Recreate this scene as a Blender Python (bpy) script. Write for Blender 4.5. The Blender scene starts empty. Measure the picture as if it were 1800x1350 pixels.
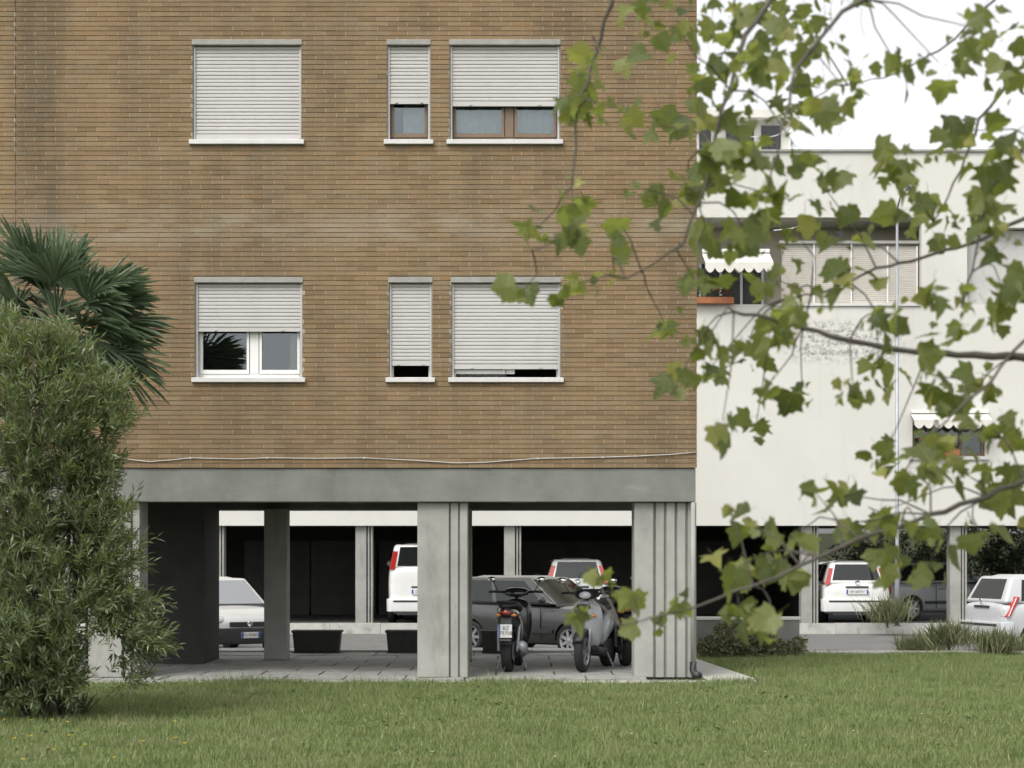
import bpy, bmesh, math, random
import numpy as np
from mathutils import Vector, Matrix

random.seed(7)
RNG = np.random.default_rng(11)
R = math.radians
scene = bpy.context.scene
COL = scene.collection

# ------------------------------------------------------------------ camera
F, CX, HY, CH, CYY = 3360.0, 900.0, 966.0, 1.614, -24.0     # focal in photo pixels, principal column, horizon row, eye height, camera y
cam_data = bpy.data.cameras.new('camera')
cam = bpy.data.objects.new('camera', cam_data)
COL.objects.link(cam)
cam.location = (0, CYY, CH)
cam.rotation_euler = (R(90), 0, 0)
cam_data.sensor_width = 36
cam_data.lens = F / 1800 * 36
cam_data.shift_y = (HY - 675) / 1800
cam_data.clip_start = 0.1
cam_data.clip_end = 2000
cam_data.dof.use_dof = True
cam_data.dof.focus_distance = 24.5
cam_data.dof.aperture_fstop = 3.6
scene.camera = cam

# ------------------------------------------------------------------ sky and sun (bright overcast)
SUN_EL, SUN_AZ = R(52), R(212)          # azimuth clockwise from +Y: behind the camera, to the left
world = bpy.data.worlds.new('World')
scene.world = world
world.use_nodes = True
wn = world.node_tree.nodes
wl = world.node_tree.links
wn.clear()
w_out = wn.new('ShaderNodeOutputWorld')
w_bg = wn.new('ShaderNodeBackground')
w_sky = wn.new('ShaderNodeTexSky')
w_sky.sky_type = 'NISHITA'
w_sky.sun_disc = False
w_sky.sun_elevation = SUN_EL
w_sky.sun_rotation = SUN_AZ
w_sky.air_density = 1.0
w_sky.dust_density = 3.0
w_sky.ozone_density = 1.0
w_hsv = wn.new('ShaderNodeHueSaturation')
w_hsv.inputs['Saturation'].default_value = 0.08
w_bg.inputs['Strength'].default_value = 0.15
wl.new(w_sky.outputs[0], w_hsv.inputs['Color'])
wl.new(w_hsv.outputs[0], w_bg.inputs['Color'])
wl.new(w_bg.outputs[0], w_out.inputs['Surface'])
sun_data = bpy.data.lights.new('sun', 'SUN')
sun_data.energy = 1.0
sun_data.angle = R(25)
sun_data.color = (1.0, 0.96, 0.9)
sun = bpy.data.objects.new('sun', sun_data)
COL.objects.link(sun)
sd = Vector((math.sin(SUN_AZ) * math.cos(SUN_EL), math.cos(SUN_AZ) * math.cos(SUN_EL), math.sin(SUN_EL)))
sun.rotation_euler = sd.to_track_quat('Z', 'Y').to_euler()
sun.location = sd * 60
scene.view_settings.view_transform = 'Standard'
scene.view_settings.look = 'None'
scene.view_settings.gamma = 1.0
scene.view_settings.use_curve_mapping = False
scene.view_settings.exposure = 0.8
scene.cycles.max_bounces = 7
scene.cycles.diffuse_bounces = 3
scene.cycles.glossy_bounces = 3
scene.cycles.transparent_max_bounces = 8
scene.cycles.caustics_reflective = False
scene.cycles.caustics_refractive = False
scene.cycles.use_adaptive_sampling = True
scene.cycles.adaptive_threshold = .02

# ------------------------------------------------------------------ helpers
def at(X, Y, d):
    """photo pixel + distance from the camera -> world point"""
    return Vector(((X - CX) * d / F, CYY + d, CH - (Y - HY) * d / F))
def fx(X): return (X - CX) / 140.0              # x on the brick facade (24 m away)
def fz(Y): return CH - (Y - HY) / 140.0         # z on the brick facade
DF = 45.0                                       # distance of the white building
def gx(X): return (X - CX) * DF / F
def gz(Y): return CH - (Y - HY) * DF / F
GY = CYY + DF

def tag(o, label=None, cat=None, group=None, kind=None):
    if label: o['label'] = label
    if cat: o['category'] = cat
    if group: o['group'] = group
    if kind: o['kind'] = kind
    return o
def empty(name, loc=(0, 0, 0), rz=0, label=None, cat=None, group=None):
    o = bpy.data.objects.new(name, None)
    COL.objects.link(o)
    o.location = loc
    o.rotation_euler = (0, 0, rz)
    o.empty_display_size = 0.2
    return tag(o, label, cat, group)
def link(name, me, mat, parent=None, smooth=False):
    o = bpy.data.objects.new(name, me)
    COL.objects.link(o)
    if mat is not None:
        if len(me.materials): me.materials[0] = mat
        else: me.materials.append(mat)
    if smooth:
        me.polygons.foreach_set('use_smooth', [True] * len(me.polygons))
    if parent is not None: o.parent = parent
    return o

class MB:
    """collects shapes into one mesh"""
    def __init__(s): s.v = []; s.f = []
    def add(s, vs, fs):
        b = len(s.v)
        s.v.extend([tuple(p) for p in vs]); s.f.extend([tuple(i + b for i in f) for f in fs]); return s
    def box(s, x0, x1, y0, y1, z0, z1):
        return s.add([(x0,y0,z0),(x1,y0,z0),(x1,y1,z0),(x0,y1,z0),(x0,y0,z1),(x1,y0,z1),(x1,y1,z1),(x0,y1,z1)],
              [(0,3,2,1),(4,5,6,7),(0,1,5,4),(1,2,6,5),(2,3,7,6),(3,0,4,7)])
    def hexa(s, p): # 8 points, same order as box
        return s.add(p, [(0,3,2,1),(4,5,6,7),(0,1,5,4),(1,2,6,5),(2,3,7,6),(3,0,4,7)])
    def tube(s, pts, rad, n=8, cap=True):
        pts = [Vector(p) for p in pts]
        if not hasattr(rad, '__len__'): rad = [rad] * len(pts)
        vs = []; fs = []
        up = Vector((0.13, 0.21, 0.97))
        for i, p in enumerate(pts):
            t = (pts[min(i+1, len(pts)-1)] - pts[max(i-1, 0)]).normalized()
            a = t.cross(up)
            if a.length < 1e-4: a = t.cross(Vector((1,0,0)))
            a.normalize(); b = t.cross(a).normalized()
            for k in range(n):
                an = 2 * math.pi * k / n
                vs.append(p + (a * math.cos(an) + b * math.sin(an)) * rad[i])
        for i in range(len(pts) - 1):
            for k in range(n):
                k2 = (k + 1) % n
                fs.append((i*n+k, i*n+k2, (i+1)*n+k2, (i+1)*n+k))
        if cap:
            fs.append(tuple(range(n-1, -1, -1))); fs.append(tuple((len(pts)-1)*n + k for k in range(n)))
        return s.add(vs, fs)
    def lathe(s, prof, axis='y', c=(0,0,0), n=24):
        """prof: list of (radius, offset along axis); open profile, closed round"""
        vs = []; fs = []
        m = len(prof)
        for k in range(n):
            an = 2 * math.pi * k / n
            for r, h in prof:
                ca, sa = r * math.cos(an), r * math.sin(an)
                p = {'y': (ca, h, sa), 'x': (h, ca, sa), 'z': (ca, sa, h)}[axis]
                vs.append((p[0]+c[0], p[1]+c[1], p[2]+c[2]))
        for k in range(n):
            k2 = (k + 1) % n
            for j in range(m - 1):
                fs.append((k*m+j, k2*m+j, k2*m+j+1, k*m+j+1))
        return s.add(vs, fs)
    def ball(s, c, r, nu=12, nv=8):
        rx, ry, rz = (r, r, r) if not hasattr(r, '__len__') else r
        vs = []; fs = []
        for j in range(nv + 1):
            ph = math.pi * j / nv
            for i in range(nu):
                th = 2 * math.pi * i / nu
                vs.append((c[0]+rx*math.sin(ph)*math.cos(th), c[1]+ry*math.sin(ph)*math.sin(th), c[2]+rz*math.cos(ph)))
        for j in range(nv):
            for i in range(nu):
                i2 = (i + 1) % nu
                fs.append((j*nu+i, (j+1)*nu+i, (j+1)*nu+i2, j*nu+i2))
        return s.add(vs, fs)
    def mesh(s, name, fix=True):
        me = bpy.data.meshes.new(name)
        me.from_pydata(s.v, [], s.f)
        if fix:
            bm = bmesh.new(); bm.from_mesh(me)
            bmesh.ops.recalc_face_normals(bm, faces=bm.faces)
            bm.to_mesh(me); bm.free()
        me.update()
        return me
    def build(s, name, mat, parent=None, smooth=False, bevel=0, seg=2, sub=0):
        o = link(name, s.mesh(name), mat, parent, smooth)
        if bevel:
            m = o.modifiers.new('bevel', 'BEVEL'); m.width = bevel; m.segments = seg; m.limit_method = 'ANGLE'; m.angle_limit = R(35)
        if sub:
            m = o.modifiers.new('sub', 'SUBSURF'); m.levels = sub; m.render_levels = sub
        return o

def bake(o):
    """apply the modifiers of o into its mesh"""
    bpy.context.view_layer.update()
    dg = bpy.context.evaluated_depsgraph_get()
    me = bpy.data.meshes.new_from_object(o.evaluated_get(dg))
    o.modifiers.clear(); o.data = me
    return o

def copy_tree(o, parent=None):
    c = o.copy(); COL.objects.link(c); c.parent = parent
    for ch in list(o.children): copy_tree(ch, c)
    return c

# ------------------------------------------------------------------ materials
def new_mat(name):
    m = bpy.data.materials.new(name); m.use_nodes = True
    nt = m.node_tree
    return m, nt, nt.nodes['Principled BSDF']
def mixc(nt, fac, a, b, blend='MIX'):
    n = nt.nodes.new('ShaderNodeMix'); n.data_type = 'RGBA'; n.blend_type = blend
    for sock, v in ((n.inputs[0], fac), (n.inputs[6], a), (n.inputs[7], b)):
        if hasattr(v, 'is_linked') or isinstance(v, bpy.types.NodeSocket): nt.links.new(v, sock)
        elif isinstance(v, (int, float)): sock.default_value = v
        else: sock.default_value = (*v, 1) if len(v) == 3 else v
    return n.outputs[2]
def noise(nt, scale, detail=4, rough=.55, coord='Object', stretch=None):
    tc = nt.nodes.new('ShaderNodeTexCoord')
    if coord == 'World':
        src = nt.nodes.new('ShaderNodeNewGeometry').outputs['Position']
    else: src = tc.outputs[coord]
    if stretch:
        mp = nt.nodes.new('ShaderNodeMapping'); mp.inputs['Scale'].default_value = stretch
        nt.links.new(src, mp.inputs[0]); src = mp.outputs[0]
    n = nt.nodes.new('ShaderNodeTexNoise')
    n.inputs['Scale'].default_value = scale; n.inputs['Detail'].default_value = detail; n.inputs['Roughness'].default_value = rough
    nt.links.new(src, n.inputs['Vector'])
    return n.outputs['Fac']
def ramp(nt, fac, stops):
    n = nt.nodes.new('ShaderNodeValToRGB')
    el = n.color_ramp.elements
    while len(el) < len(stops): el.new(0.5)
    for e, (p, c) in zip(el, stops):
        e.position = p; e.color = (*c, 1) if hasattr(c, '__len__') else (c, c, c, 1)
    nt.links.new(fac, n.inputs[0])
    return n.outputs[0]
def bump(nt, bsdf, h, strength=.3, dist=.01):
    b = nt.nodes.new('ShaderNodeBump'); b.inputs['Strength'].default_value = strength; b.inputs['Distance'].default_value = dist
    nt.links.new(h, b.inputs['Height']); nt.links.new(b.outputs[0], bsdf.inputs['Normal'])
def plain(name, col, rough=.6, var=.12, scale=6, metal=0, coat=0, bmp=0, bscale=60, coord='World', stains=None, spec=None):
    m, nt, b = new_mat(name)
    c = col
    if var:
        f = noise(nt, scale, 5, .6, coord)
        lo = tuple(x * (1 - var) for x in col); hi = tuple(min(1, x * (1 + var)) for x in col)
        c = ramp(nt, f, [(.3, lo), (.7, hi)])
    if stains:      # (colour, scale, threshold, stretch, amount)
        for sc, ss, th, st, am in stains:
            f2 = ramp(nt, noise(nt, ss, 6, .65, coord, st), [(th, 0.0), (min(.99, th + .16), am)])
            c = mixc(nt, f2, c, sc)
    if isinstance(c, bpy.types.NodeSocket): nt.links.new(c, b.inputs['Base Color'])
    else: b.inputs['Base Color'].default_value = (*c, 1)
    b.inputs['Roughness'].default_value = rough; b.inputs['Metallic'].default_value = metal
    if spec is not None: b.inputs['Specular IOR Level'].default_value = spec
    if coat:
        b.inputs['Coat Weight'].default_value = coat; b.inputs['Coat Roughness'].default_value = .06
    if bmp: bump(nt, b, noise(nt, bscale, 4, .6, coord), bmp, .01)
    return m

def brick_material():
    m, nt, b = new_mat('brick_clay')
    oi = nt.nodes.new('ShaderNodeObjectInfo'); ge = nt.nodes.new('ShaderNodeNewGeometry')
    ad = nt.nodes.new('ShaderNodeMath'); ad.operation = 'ADD'
    nt.links.new(oi.outputs['Random'], ad.inputs[0]); nt.links.new(ge.outputs['Random Per Island'], ad.inputs[1])
    fr = nt.nodes.new('ShaderNodeMath'); fr.operation = 'FRACT'; nt.links.new(ad.outputs[0], fr.inputs[0])
    c = ramp(nt, fr.outputs[0], [(0, (.185,.126,.071)), (.2, (.222,.152,.085)), (.55, (.244,.168,.095)), (.8, (.270,.189,.109)), (.92, (.220,.166,.105)), (1, (.252,.158,.082))])
    fine = noise(nt, 45, 5, .7, 'World')
    c = mixc(nt, .22, c, ramp(nt, fine, [(.3, (.10,.068,.036)), (.7, (.36,.26,.145))]))
    # weathering: dark run-off streaks and pale bloom
    st = ramp(nt, noise(nt, 1.0, 6, .6, 'World', (1.5, 1, .32)), [(.46, 0.0), (.68, .42)])
    c = mixc(nt, st, c, (.11, .088, .06))
    st2 = ramp(nt, noise(nt, .55, 5, .6, 'World', (1.6, 1, .22)), [(.52, 0.0), (.68, .30)])
    c = mixc(nt, st2, c, (.095, .08, .058))
    eff = ramp(nt, noise(nt, 2.6, 6, .7, 'World', (.6, 1, 1.6)), [(.55, 0.0), (.74, .30)])
    c = mixc(nt, eff, c, (.32, .275, .21))
    # pale bloom along the floor slab
    sp = nt.nodes.new('ShaderNodeSeparateXYZ'); nt.links.new(ge.outputs['Position'], sp.inputs[0])
    mr = nt.nodes.new('ShaderNodeMapRange'); mr.inputs[1].default_value = .34; mr.inputs[2].default_value = .05; mr.interpolation_type = 'SMOOTHSTEP'
    sb = nt.nodes.new('ShaderNodeMath'); sb.operation = 'SUBTRACT'; sb.inputs[1].default_value = 5.66; nt.links.new(sp.outputs['Z'], sb.inputs[0])
    ab = nt.nodes.new('ShaderNodeMath'); ab.operation = 'ABSOLUTE'; nt.links.new(sb.outputs[0], ab.inputs[0]); nt.links.new(ab.outputs[0], mr.inputs[0])
    ml = nt.nodes.new('ShaderNodeMath'); ml.operation = 'MULTIPLY'; nt.links.new(mr.outputs[0], ml.inputs[0])
    nt.links.new(ramp(nt, noise(nt, 3.2, 6, .7, 'World', (.5, 1, 1.4)), [(.38, 0.0), (.62, .55)]), ml.inputs[1])
    c = mixc(nt, ml.outputs[0], c, (.33, .29, .225))
    # ragged darker band beside the expansion joint
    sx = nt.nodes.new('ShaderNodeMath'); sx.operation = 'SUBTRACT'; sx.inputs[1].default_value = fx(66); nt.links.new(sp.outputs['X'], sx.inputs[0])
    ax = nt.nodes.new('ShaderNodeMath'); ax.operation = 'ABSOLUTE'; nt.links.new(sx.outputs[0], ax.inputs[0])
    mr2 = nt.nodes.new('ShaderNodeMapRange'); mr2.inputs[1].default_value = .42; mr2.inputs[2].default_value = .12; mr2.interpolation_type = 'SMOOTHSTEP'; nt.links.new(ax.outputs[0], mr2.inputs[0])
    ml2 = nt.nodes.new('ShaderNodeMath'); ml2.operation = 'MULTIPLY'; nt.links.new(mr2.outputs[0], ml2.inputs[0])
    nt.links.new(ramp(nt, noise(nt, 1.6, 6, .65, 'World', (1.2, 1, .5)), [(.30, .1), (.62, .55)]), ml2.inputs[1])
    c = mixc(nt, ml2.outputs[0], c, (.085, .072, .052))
    nt.links.new(c, b.inputs['Base Color'])
    b.inputs['Roughness'].default_value = .9
    b.inputs['Specular IOR Level'].default_value = .2
    bump(nt, b, fine, .35, .006)
    return m
def leaf_material(name, cols, trans=.45, rough=.5, island=True, sat_noise=False):
    m, nt, b = new_mat(name)
    src = nt.nodes.new('ShaderNodeNewGeometry').outputs['Random Per Island']
    oi = nt.nodes.new('ShaderNodeObjectInfo')
    ad = nt.nodes.new('ShaderNodeMath'); ad.operation = 'ADD'; nt.links.new(src, ad.inputs[0]); nt.links.new(oi.outputs['Random'], ad.inputs[1])
    fr = nt.nodes.new('ShaderNodeMath'); fr.operation = 'FRACT'; nt.links.new(ad.outputs[0], fr.inputs[0])
    n = len(cols)
    c = ramp(nt, fr.outputs[0], [(i / max(1, n - 1), cc) for i, cc in enumerate(cols)])
    nt.links.new(c, b.inputs['Base Color'])
    b.inputs['Roughness'].default_value = rough
    b.inputs['Specular IOR Level'].default_value = .35
    tr = nt.nodes.new('ShaderNodeBsdfTranslucent')
    tc = mixc(nt, .5, c, (.42, .50, .06)) if trans > .3 else c
    nt.links.new(tc, tr.inputs['Color'])
    mx = nt.nodes.new('ShaderNodeMixShader'); mx.inputs[0].default_value = trans
    nt.links.new(b.outputs[0], mx.inputs[1]); nt.links.new(tr.outputs[0], mx.inputs[2])
    nt.links.new(mx.outputs[0], nt.nodes['Material Output'].inputs['Surface'])
    return m
def glass_material(name, tint=(.85, .9, .9), refl=1.0):
    m = bpy.data.materials.new(name); m.use_nodes = True
    nt = m.node_tree; nt.nodes.clear()
    o = nt.nodes.new('ShaderNodeOutputMaterial'); t = nt.nodes.new('ShaderNodeBsdfTransparent'); g = nt.nodes.new('ShaderNodeBsdfGlossy')
    t.inputs[0].default_value = (*tint, 1); g.inputs['Roughness'].default_value = .02; g.inputs['Color'].default_value = (.9, .95, 1, 1)
    fr = nt.nodes.new('ShaderNodeFresnel'); fr.inputs[0].default_value = 1.75
    mu = nt.nodes.new('ShaderNodeMath'); mu.operation = 'MULTIPLY'; mu.inputs[1].default_value = refl; mu.use_clamp = True
    nt.links.new(fr.outputs[0], mu.inputs[0])
    mx = nt.nodes.new('ShaderNodeMixShader')
    nt.links.new(mu.outputs[0], mx.inputs[0]); nt.links.new(t.outputs[0], mx.inputs[1]); nt.links.new(g.outputs[0], mx.inputs[2])
    nt.links.new(mx.outputs[0], o.inputs['Surface'])
    return m

def add_veins(m):
    nt = m.node_tree; b = nt.nodes['Principled BSDF']; old = b.inputs['Base Color'].links[0].from_socket
    tc = nt.nodes.new('ShaderNodeTexCoord'); sp = nt.nodes.new('ShaderNodeSeparateXYZ'); nt.links.new(tc.outputs['Object'], sp.inputs[0])
    def mth(op, a, b_=None):
        n = nt.nodes.new('ShaderNodeMath'); n.operation = op
        for i, v in enumerate((a, b_)):
            if v is None: continue
            if isinstance(v, (int, float)): n.inputs[i].default_value = v
            else: nt.links.new(v, n.inputs[i])
        return n.outputs[0]
    ax = mth('ABSOLUTE', sp.outputs['X']); mid = mth('LESS_THAN', ax, .016)
    v2 = mth('LESS_THAN', mth('ABSOLUTE', mth('SUBTRACT', sp.outputs['Y'], mth('MULTIPLY', ax, .9))), .018)
    v3 = mth('LESS_THAN', mth('ABSOLUTE', mth('SUBTRACT', mth('SUBTRACT', sp.outputs['Y'], .34), mth('MULTIPLY', ax, .75))), .014)
    f = mth('MULTIPLY', mth('MINIMUM', mth('ADD', mth('ADD', mid, v2), v3), 1.0), .5)
    blotch = ramp(nt, noise(nt, 3.5, 4, .6, 'Object'), [(.5, 0.0), (.75, .45)])
    c = mixc(nt, blotch, old, (.20, .17, .06))
    nt.links.new(mixc(nt, f, c, (.30, .32, .14)), b.inputs['Base Color'])
M = {}
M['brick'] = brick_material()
M['mortar'] = plain('mortar', (.36, .315, .235), .95, .2, 5)
M['wallcore'] = plain('wall_core', (.30, .25, .19), .95, .15, 3)
M['concrete'] = plain('concrete', (.183, .188, .168), .9, .2, 1.6, bmp=.3, bscale=40,
      stains=[((.11,.11,.09), 1.2, .56, (1, 1, .35), .5), ((.33,.33,.30), 3.0, .58, (.5, 1, 3), .35)])
M['column'] = plain('column_concrete', (.32, .318, .29), .9, .16, 2.2, bmp=.3, bscale=50,
      stains=[((.11,.11,.09), 2.2, .56, (1.2, 1.2, .3), .45), ((.37,.37,.33), 7, .6, (1, 1, .5), .35)])
M['lintel'] = plain('lintel_concrete', (.30, .295, .27), .9, .15, 5, bmp=.3)
M['marble'] = plain('sill_marble', (.58, .57, .55), .5, .08, 6, stains=[((.3,.29,.26), 9, .6, None, .4)])
M['shutter'] = plain('shutter_plastic', (.47, .458, .44), .55, .05, 1.2, stains=[((.36,.34,.31), 1.3, .55, (3, 1, .5), .3)])
M['pvc'] = plain('white_frame', (.72, .72, .70), .4, .03, 3)
M['bronze'] = plain('brown_frame', (.16, .11, .07), .45, .1, 6)
M['glass'] = glass_material('window_glass')
M['curtain'] = plain('net_curtain', (.55, .57, .58), .9, .1, 14)
M['drape'] = plain('beige_drape', (.52, .46, .34), .9, .12, 8)
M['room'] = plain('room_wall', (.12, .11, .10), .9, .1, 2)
M['ceiling'] = plain('portico_ceiling', (.17, .17, .16), .9, .15, 1.5)
M['render'] = plain('white_render', (.61, .60, .555), .85, .05, .7, bmp=.12, bscale=25,
      stains=[((.40,.39,.34), .7, .56, (1, 1, .3), .35), ((.46,.45,.40), 1.6, .60, (2, 1, .12), .22), ((.44,.41,.34), .35, .52, None, .3), ((.30,.29,.25), 5, .66, None, .4)])
def wall_stain(m):
    # a patch of black speckled algae high on the white wall, soft edged
    nt = m.node_tree; b = nt.nodes['Principled BSDF']; old = b.inputs['Base Color'].links[0].from_socket
    ge = nt.nodes.new('ShaderNodeNewGeometry'); sp = nt.nodes.new('ShaderNodeSeparateXYZ'); nt.links.new(ge.outputs['Position'], sp.inputs[0])
    fac = None
    for out, c0, hw in (('X', gx(1488), 1.75), ('Z', gz(600), .62)):
        su = nt.nodes.new('ShaderNodeMath'); su.operation = 'SUBTRACT'; su.inputs[1].default_value = c0; nt.links.new(sp.outputs[out], su.inputs[0])
        ab = nt.nodes.new('ShaderNodeMath'); ab.operation = 'ABSOLUTE'; nt.links.new(su.outputs[0], ab.inputs[0])
        mr = nt.nodes.new('ShaderNodeMapRange'); mr.inputs[1].default_value = hw; mr.inputs[2].default_value = hw*.45; mr.interpolation_type = 'SMOOTHSTEP'; nt.links.new(ab.outputs[0], mr.inputs[0])
        if fac is None: fac = mr.outputs[0]
        else:
            mu = nt.nodes.new('ShaderNodeMath'); mu.operation = 'MULTIPLY'; nt.links.new(fac, mu.inputs[0]); nt.links.new(mr.outputs[0], mu.inputs[1]); fac = mu.outputs[0]
    n1 = ramp(nt, noise(nt, 7, 7, .75, 'World', (1, 1, 1.2)), [(.46, 0.0), (.58, .8)])
    mu = nt.nodes.new('ShaderNodeMath'); mu.operation = 'MULTIPLY'; nt.links.new(fac, mu.inputs[0]); nt.links.new(n1, mu.inputs[1])
    nt.links.new(mixc(nt, mu.outputs[0], old, (.17, .17, .16)), b.inputs['Base Color'])
wall_stain(M['render'])
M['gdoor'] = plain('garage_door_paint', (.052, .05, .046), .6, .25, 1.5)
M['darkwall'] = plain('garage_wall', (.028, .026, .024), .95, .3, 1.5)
M['slab'] = plain('paving_stone', (.30, .295, .275), .9, .2, 3.5, bmp=.3, bscale=60, coord='World', stains=[((.10,.10,.085), 2.2, .55, None, .5)])
M['joint'] = plain('paving_joint', (.06, .06, .05), .95, .2, 8)
M['kerbstone'] = plain('kerb_concrete', (.46, .455, .42), .9, .15, 3, bmp=.2, stains=[((.14,.14,.10), 3.5, .55, None, .5)])
M['asphalt'] = plain('asphalt', (.15, .146, .14), .95, .15, 2.0, bmp=.3, bscale=90, stains=[((.08,.08,.08), .8, .55, (.4, 1.5, 1), .5)])
M['soil'] = plain('lawn_soil', (.085, .095, .042), .95, .3, 3)
M['ground'] = plain('ground_far', (.10, .11, .06), .95, .2, .5)
M['bark'] = plain('bark', (.085, .075, .06), .9, .3, 12, bmp=.5, bscale=60, coord='Object')
M['palmtrunk'] = plain('palm_fibre', (.12, .10, .075), .95, .4, 16, bmp=.7, bscale=40, coord='Object')
M['cable'] = plain('cable_sheath', (.46, .44, .40), .6, .1, 4)
M['steel'] = plain('galvanised_steel', (.33, .35, .37), .45, .08, 4, metal=.4)
M['blackplastic'] = plain('black_plastic', (.022, .022, .024), .5, .2, 10)
M['planter'] = plain('planter_plastic', (.05, .052, .048), .7, .2, 8)
M['tyre'] = plain('tyre_rubber', (.018, .018, .018), .85, .2, 20)
M['rim'] = plain('alloy_rim', (.48, .49, .50), .35, .05, 10, metal=.8)
M['chrome'] = plain('chrome', (.75, .75, .76), .12, 0, metal=1)
M['lamp'] = plain('lamp_lens', (.62, .64, .66), .12, 0, coat=1)
M['red'] = plain('tail_lens', (.36, .018, .012), .18, 0, coat=1)
M['amber'] = plain('amber_lens', (.60, .19, .02), .2, 0, coat=1)
M['plate'] = plain('plate_white', (.68, .68, .66), .45, 0)
M['ink'] = plain('plate_ink', (.015, .015, .02), .5, 0)
M['blueband'] = plain('plate_blue', (.02, .06, .35), .45, 0)
M['carglass'] = plain('car_glass', (.012, .014, .014), .03, 0, spec=.55)
M['windscreen'] = plain('car_windscreen', (.03, .033, .033), .03, 0, spec=1.0)
M['windscreen'].node_tree.nodes['Principled BSDF'].inputs['IOR'].default_value = 4.2
M['trim'] = plain('car_trim', (.03, .03, .032), .55, 0)
def paint(name, col, rough=.32): return plain(name, col, rough, .03, 3, coat=.8, coord='Object')
M['paint_white'] = paint('paint_white', (.70, .70, .685))
M['paint_pearl'] = paint('paint_pearl', (.60, .605, .58))
M['paint_dark'] = paint('paint_dark_grey', (.045, .047, .045))
M['paint_grey'] = paint('paint_grey', (.30, .31, .32))
M['paint_silver'] = paint('paint_silver', (.50, .51, .52))
M['scoot_silver'] = paint('scooter_silver', (.40, .415, .44), .28)
M['scoot_black'] = paint('scooter_black', (.02, .02, .022), .25)
M['seat'] = plain('scooter_seat', (.025, .025, .025), .65, .1, 20)
M['awning'] = plain('awning_canvas', (.66, .64, .58), .9, .06, 4)
M['terracotta'] = plain('terracotta', (.34, .13, .06), .85, .15, 6)
M['geranium'] = leaf_material('geranium', [(.55, .03, .02), (.6, .06, .03)], .15)
M['plane_leaf'] = leaf_material('plane_leaf', [(.035,.05,.024), (.09,.125,.048), (.15,.18,.07), (.05,.07,.034), (.19,.215,.075), (.28,.29,.095), (.075,.10,.045), (.38,.36,.11), (.12,.145,.065), (.22,.24,.10), (.06,.08,.042)], .54)
add_veins(M['plane_leaf'])
M['oleander'] = leaf_material('oleander_leaf', [(.085,.13,.06), (.135,.185,.09), (.195,.245,.13), (.27,.305,.19), (.10,.145,.065), (.35,.365,.25), (.07,.10,.048)], .32, .42)
M['palm'] = leaf_material('palm_leaf', [(.065,.105,.055), (.10,.145,.075), (.15,.195,.11), (.075,.12,.06)], .25, .38)
M['deadpalm'] = leaf_material('dead_frond', [(.22,.17,.08), (.16,.12,.06)], .1)
M['grass'] = leaf_material('grass_blade', [(.125,.185,.052), (.172,.238,.076), (.22,.28,.10), (.285,.315,.14), (.142,.21,.06), (.35,.34,.18)], .3, .55)
def grass_patches(m):
    nt = m.node_tree; b = nt.nodes['Principled BSDF']; old = b.inputs['Base Color'].links[0].from_socket
    dry = ramp(nt, noise(nt, .9, 5, .6, 'World'), [(.52, 0.0), (.70, .55)])
    lush = ramp(nt, noise(nt, 1.7, 4, .6, 'World', (1, 1.6, 1)), [(.54, 0.0), (.68, .6)])
    c = mixc(nt, dry, old, (.30, .27, .15)); c = mixc(nt, lush, c, (.075, .13, .035))
    nt.links.new(c, b.inputs['Base Color'])
grass_patches(M['grass'])
M['weed'] = leaf_material('weed_leaf', [(.085,.14,.045), (.12,.18,.06), (.16,.21,.08)], .25)
M['ivy'] = leaf_material('ground_cover', [(.06,.085,.03), (.11,.13,.05), (.17,.17,.09), (.08,.07,.04), (.22,.20,.13)], .2)
M['hedge'] = leaf_material('hedge_leaf', [(.03,.05,.022), (.055,.08,.035), (.09,.11,.055), (.045,.065,.03)], .2)
M['reed'] = leaf_material('reed_blade', [(.10,.13,.05), (.16,.18,.08), (.24,.23,.13), (.08,.11,.04)], .2)
M['dandelion'] = plain('dandelion', (.75, .52, .02), .7, .1, 20)
M['daisy'] = plain('daisy', (.75, .75, .70), .7, .05, 20)

# ------------------------------------------------------------------ ground, road and pavements
def sheet(name, x0, x1, y0, y1, z, mat):
    me = bpy.data.meshes.new(name); me.from_pydata([(x0,y0,z),(x1,y0,z),(x1,y1,z),(x0,y1,z)], [], [(0,1,2,3)])
    return tag(link(name, me, mat), kind='structure')
sheet('ground', -400, 400, -120, 700, -.42, M['ground'])
LAWN_Z = -.03
lb = MB(); lb.box(-30, 30, -40, -.75, -.4, LAWN_Z); tag(lb.build('lawn', M['soil']), kind='structure')
lb = MB(); lb.box(3.05, 30, -.75, 5.72, -.4, LAWN_Z + .004); tag(lb.build('lawn', M['soil']), kind='structure')
sheet('road', -60, 60, 6.3, 20.4, -.35, M['asphalt'])
b_ = MB(); b_.box(-60, 60, 20.62, 38, -.4, -.15); tag(b_.build('pavement', plain('far_paving', (.10,.098,.092), .9, .15, 2)), kind='structure')
def kerb_run(x0, x1, y0, y1, z0, z1, n):
    k = empty('kerb', ((x0 + x1) / 2, (y0 + y1) / 2, z0)); tag(k, kind='structure')
    k0 = k.location.copy()
    L = (x1 - x0) / n
    m = MB(); m.box(-L/2 + .004, L/2 - .004, -(y1-y0)/2, (y1-y0)/2, 0, z1 - z0); me = m.mesh('kerb_stone')
    for i in range(n):
        o = link('kerb_stone', me, M['kerbstone'], k)
        o.location = (x0 + L * (i + .5) - k0.x, random.uniform(-.004, .004), random.uniform(-.006, .004))
    return k
kerb_run(-9, 2.4, 6.36, 7.15, -.35, .012, 11)              # edge of the portico paving towards the road
kerb_run(3.3, 15.0, 5.74, 5.92, -.35, .03, 12)             # edge of the right-hand lawn
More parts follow.
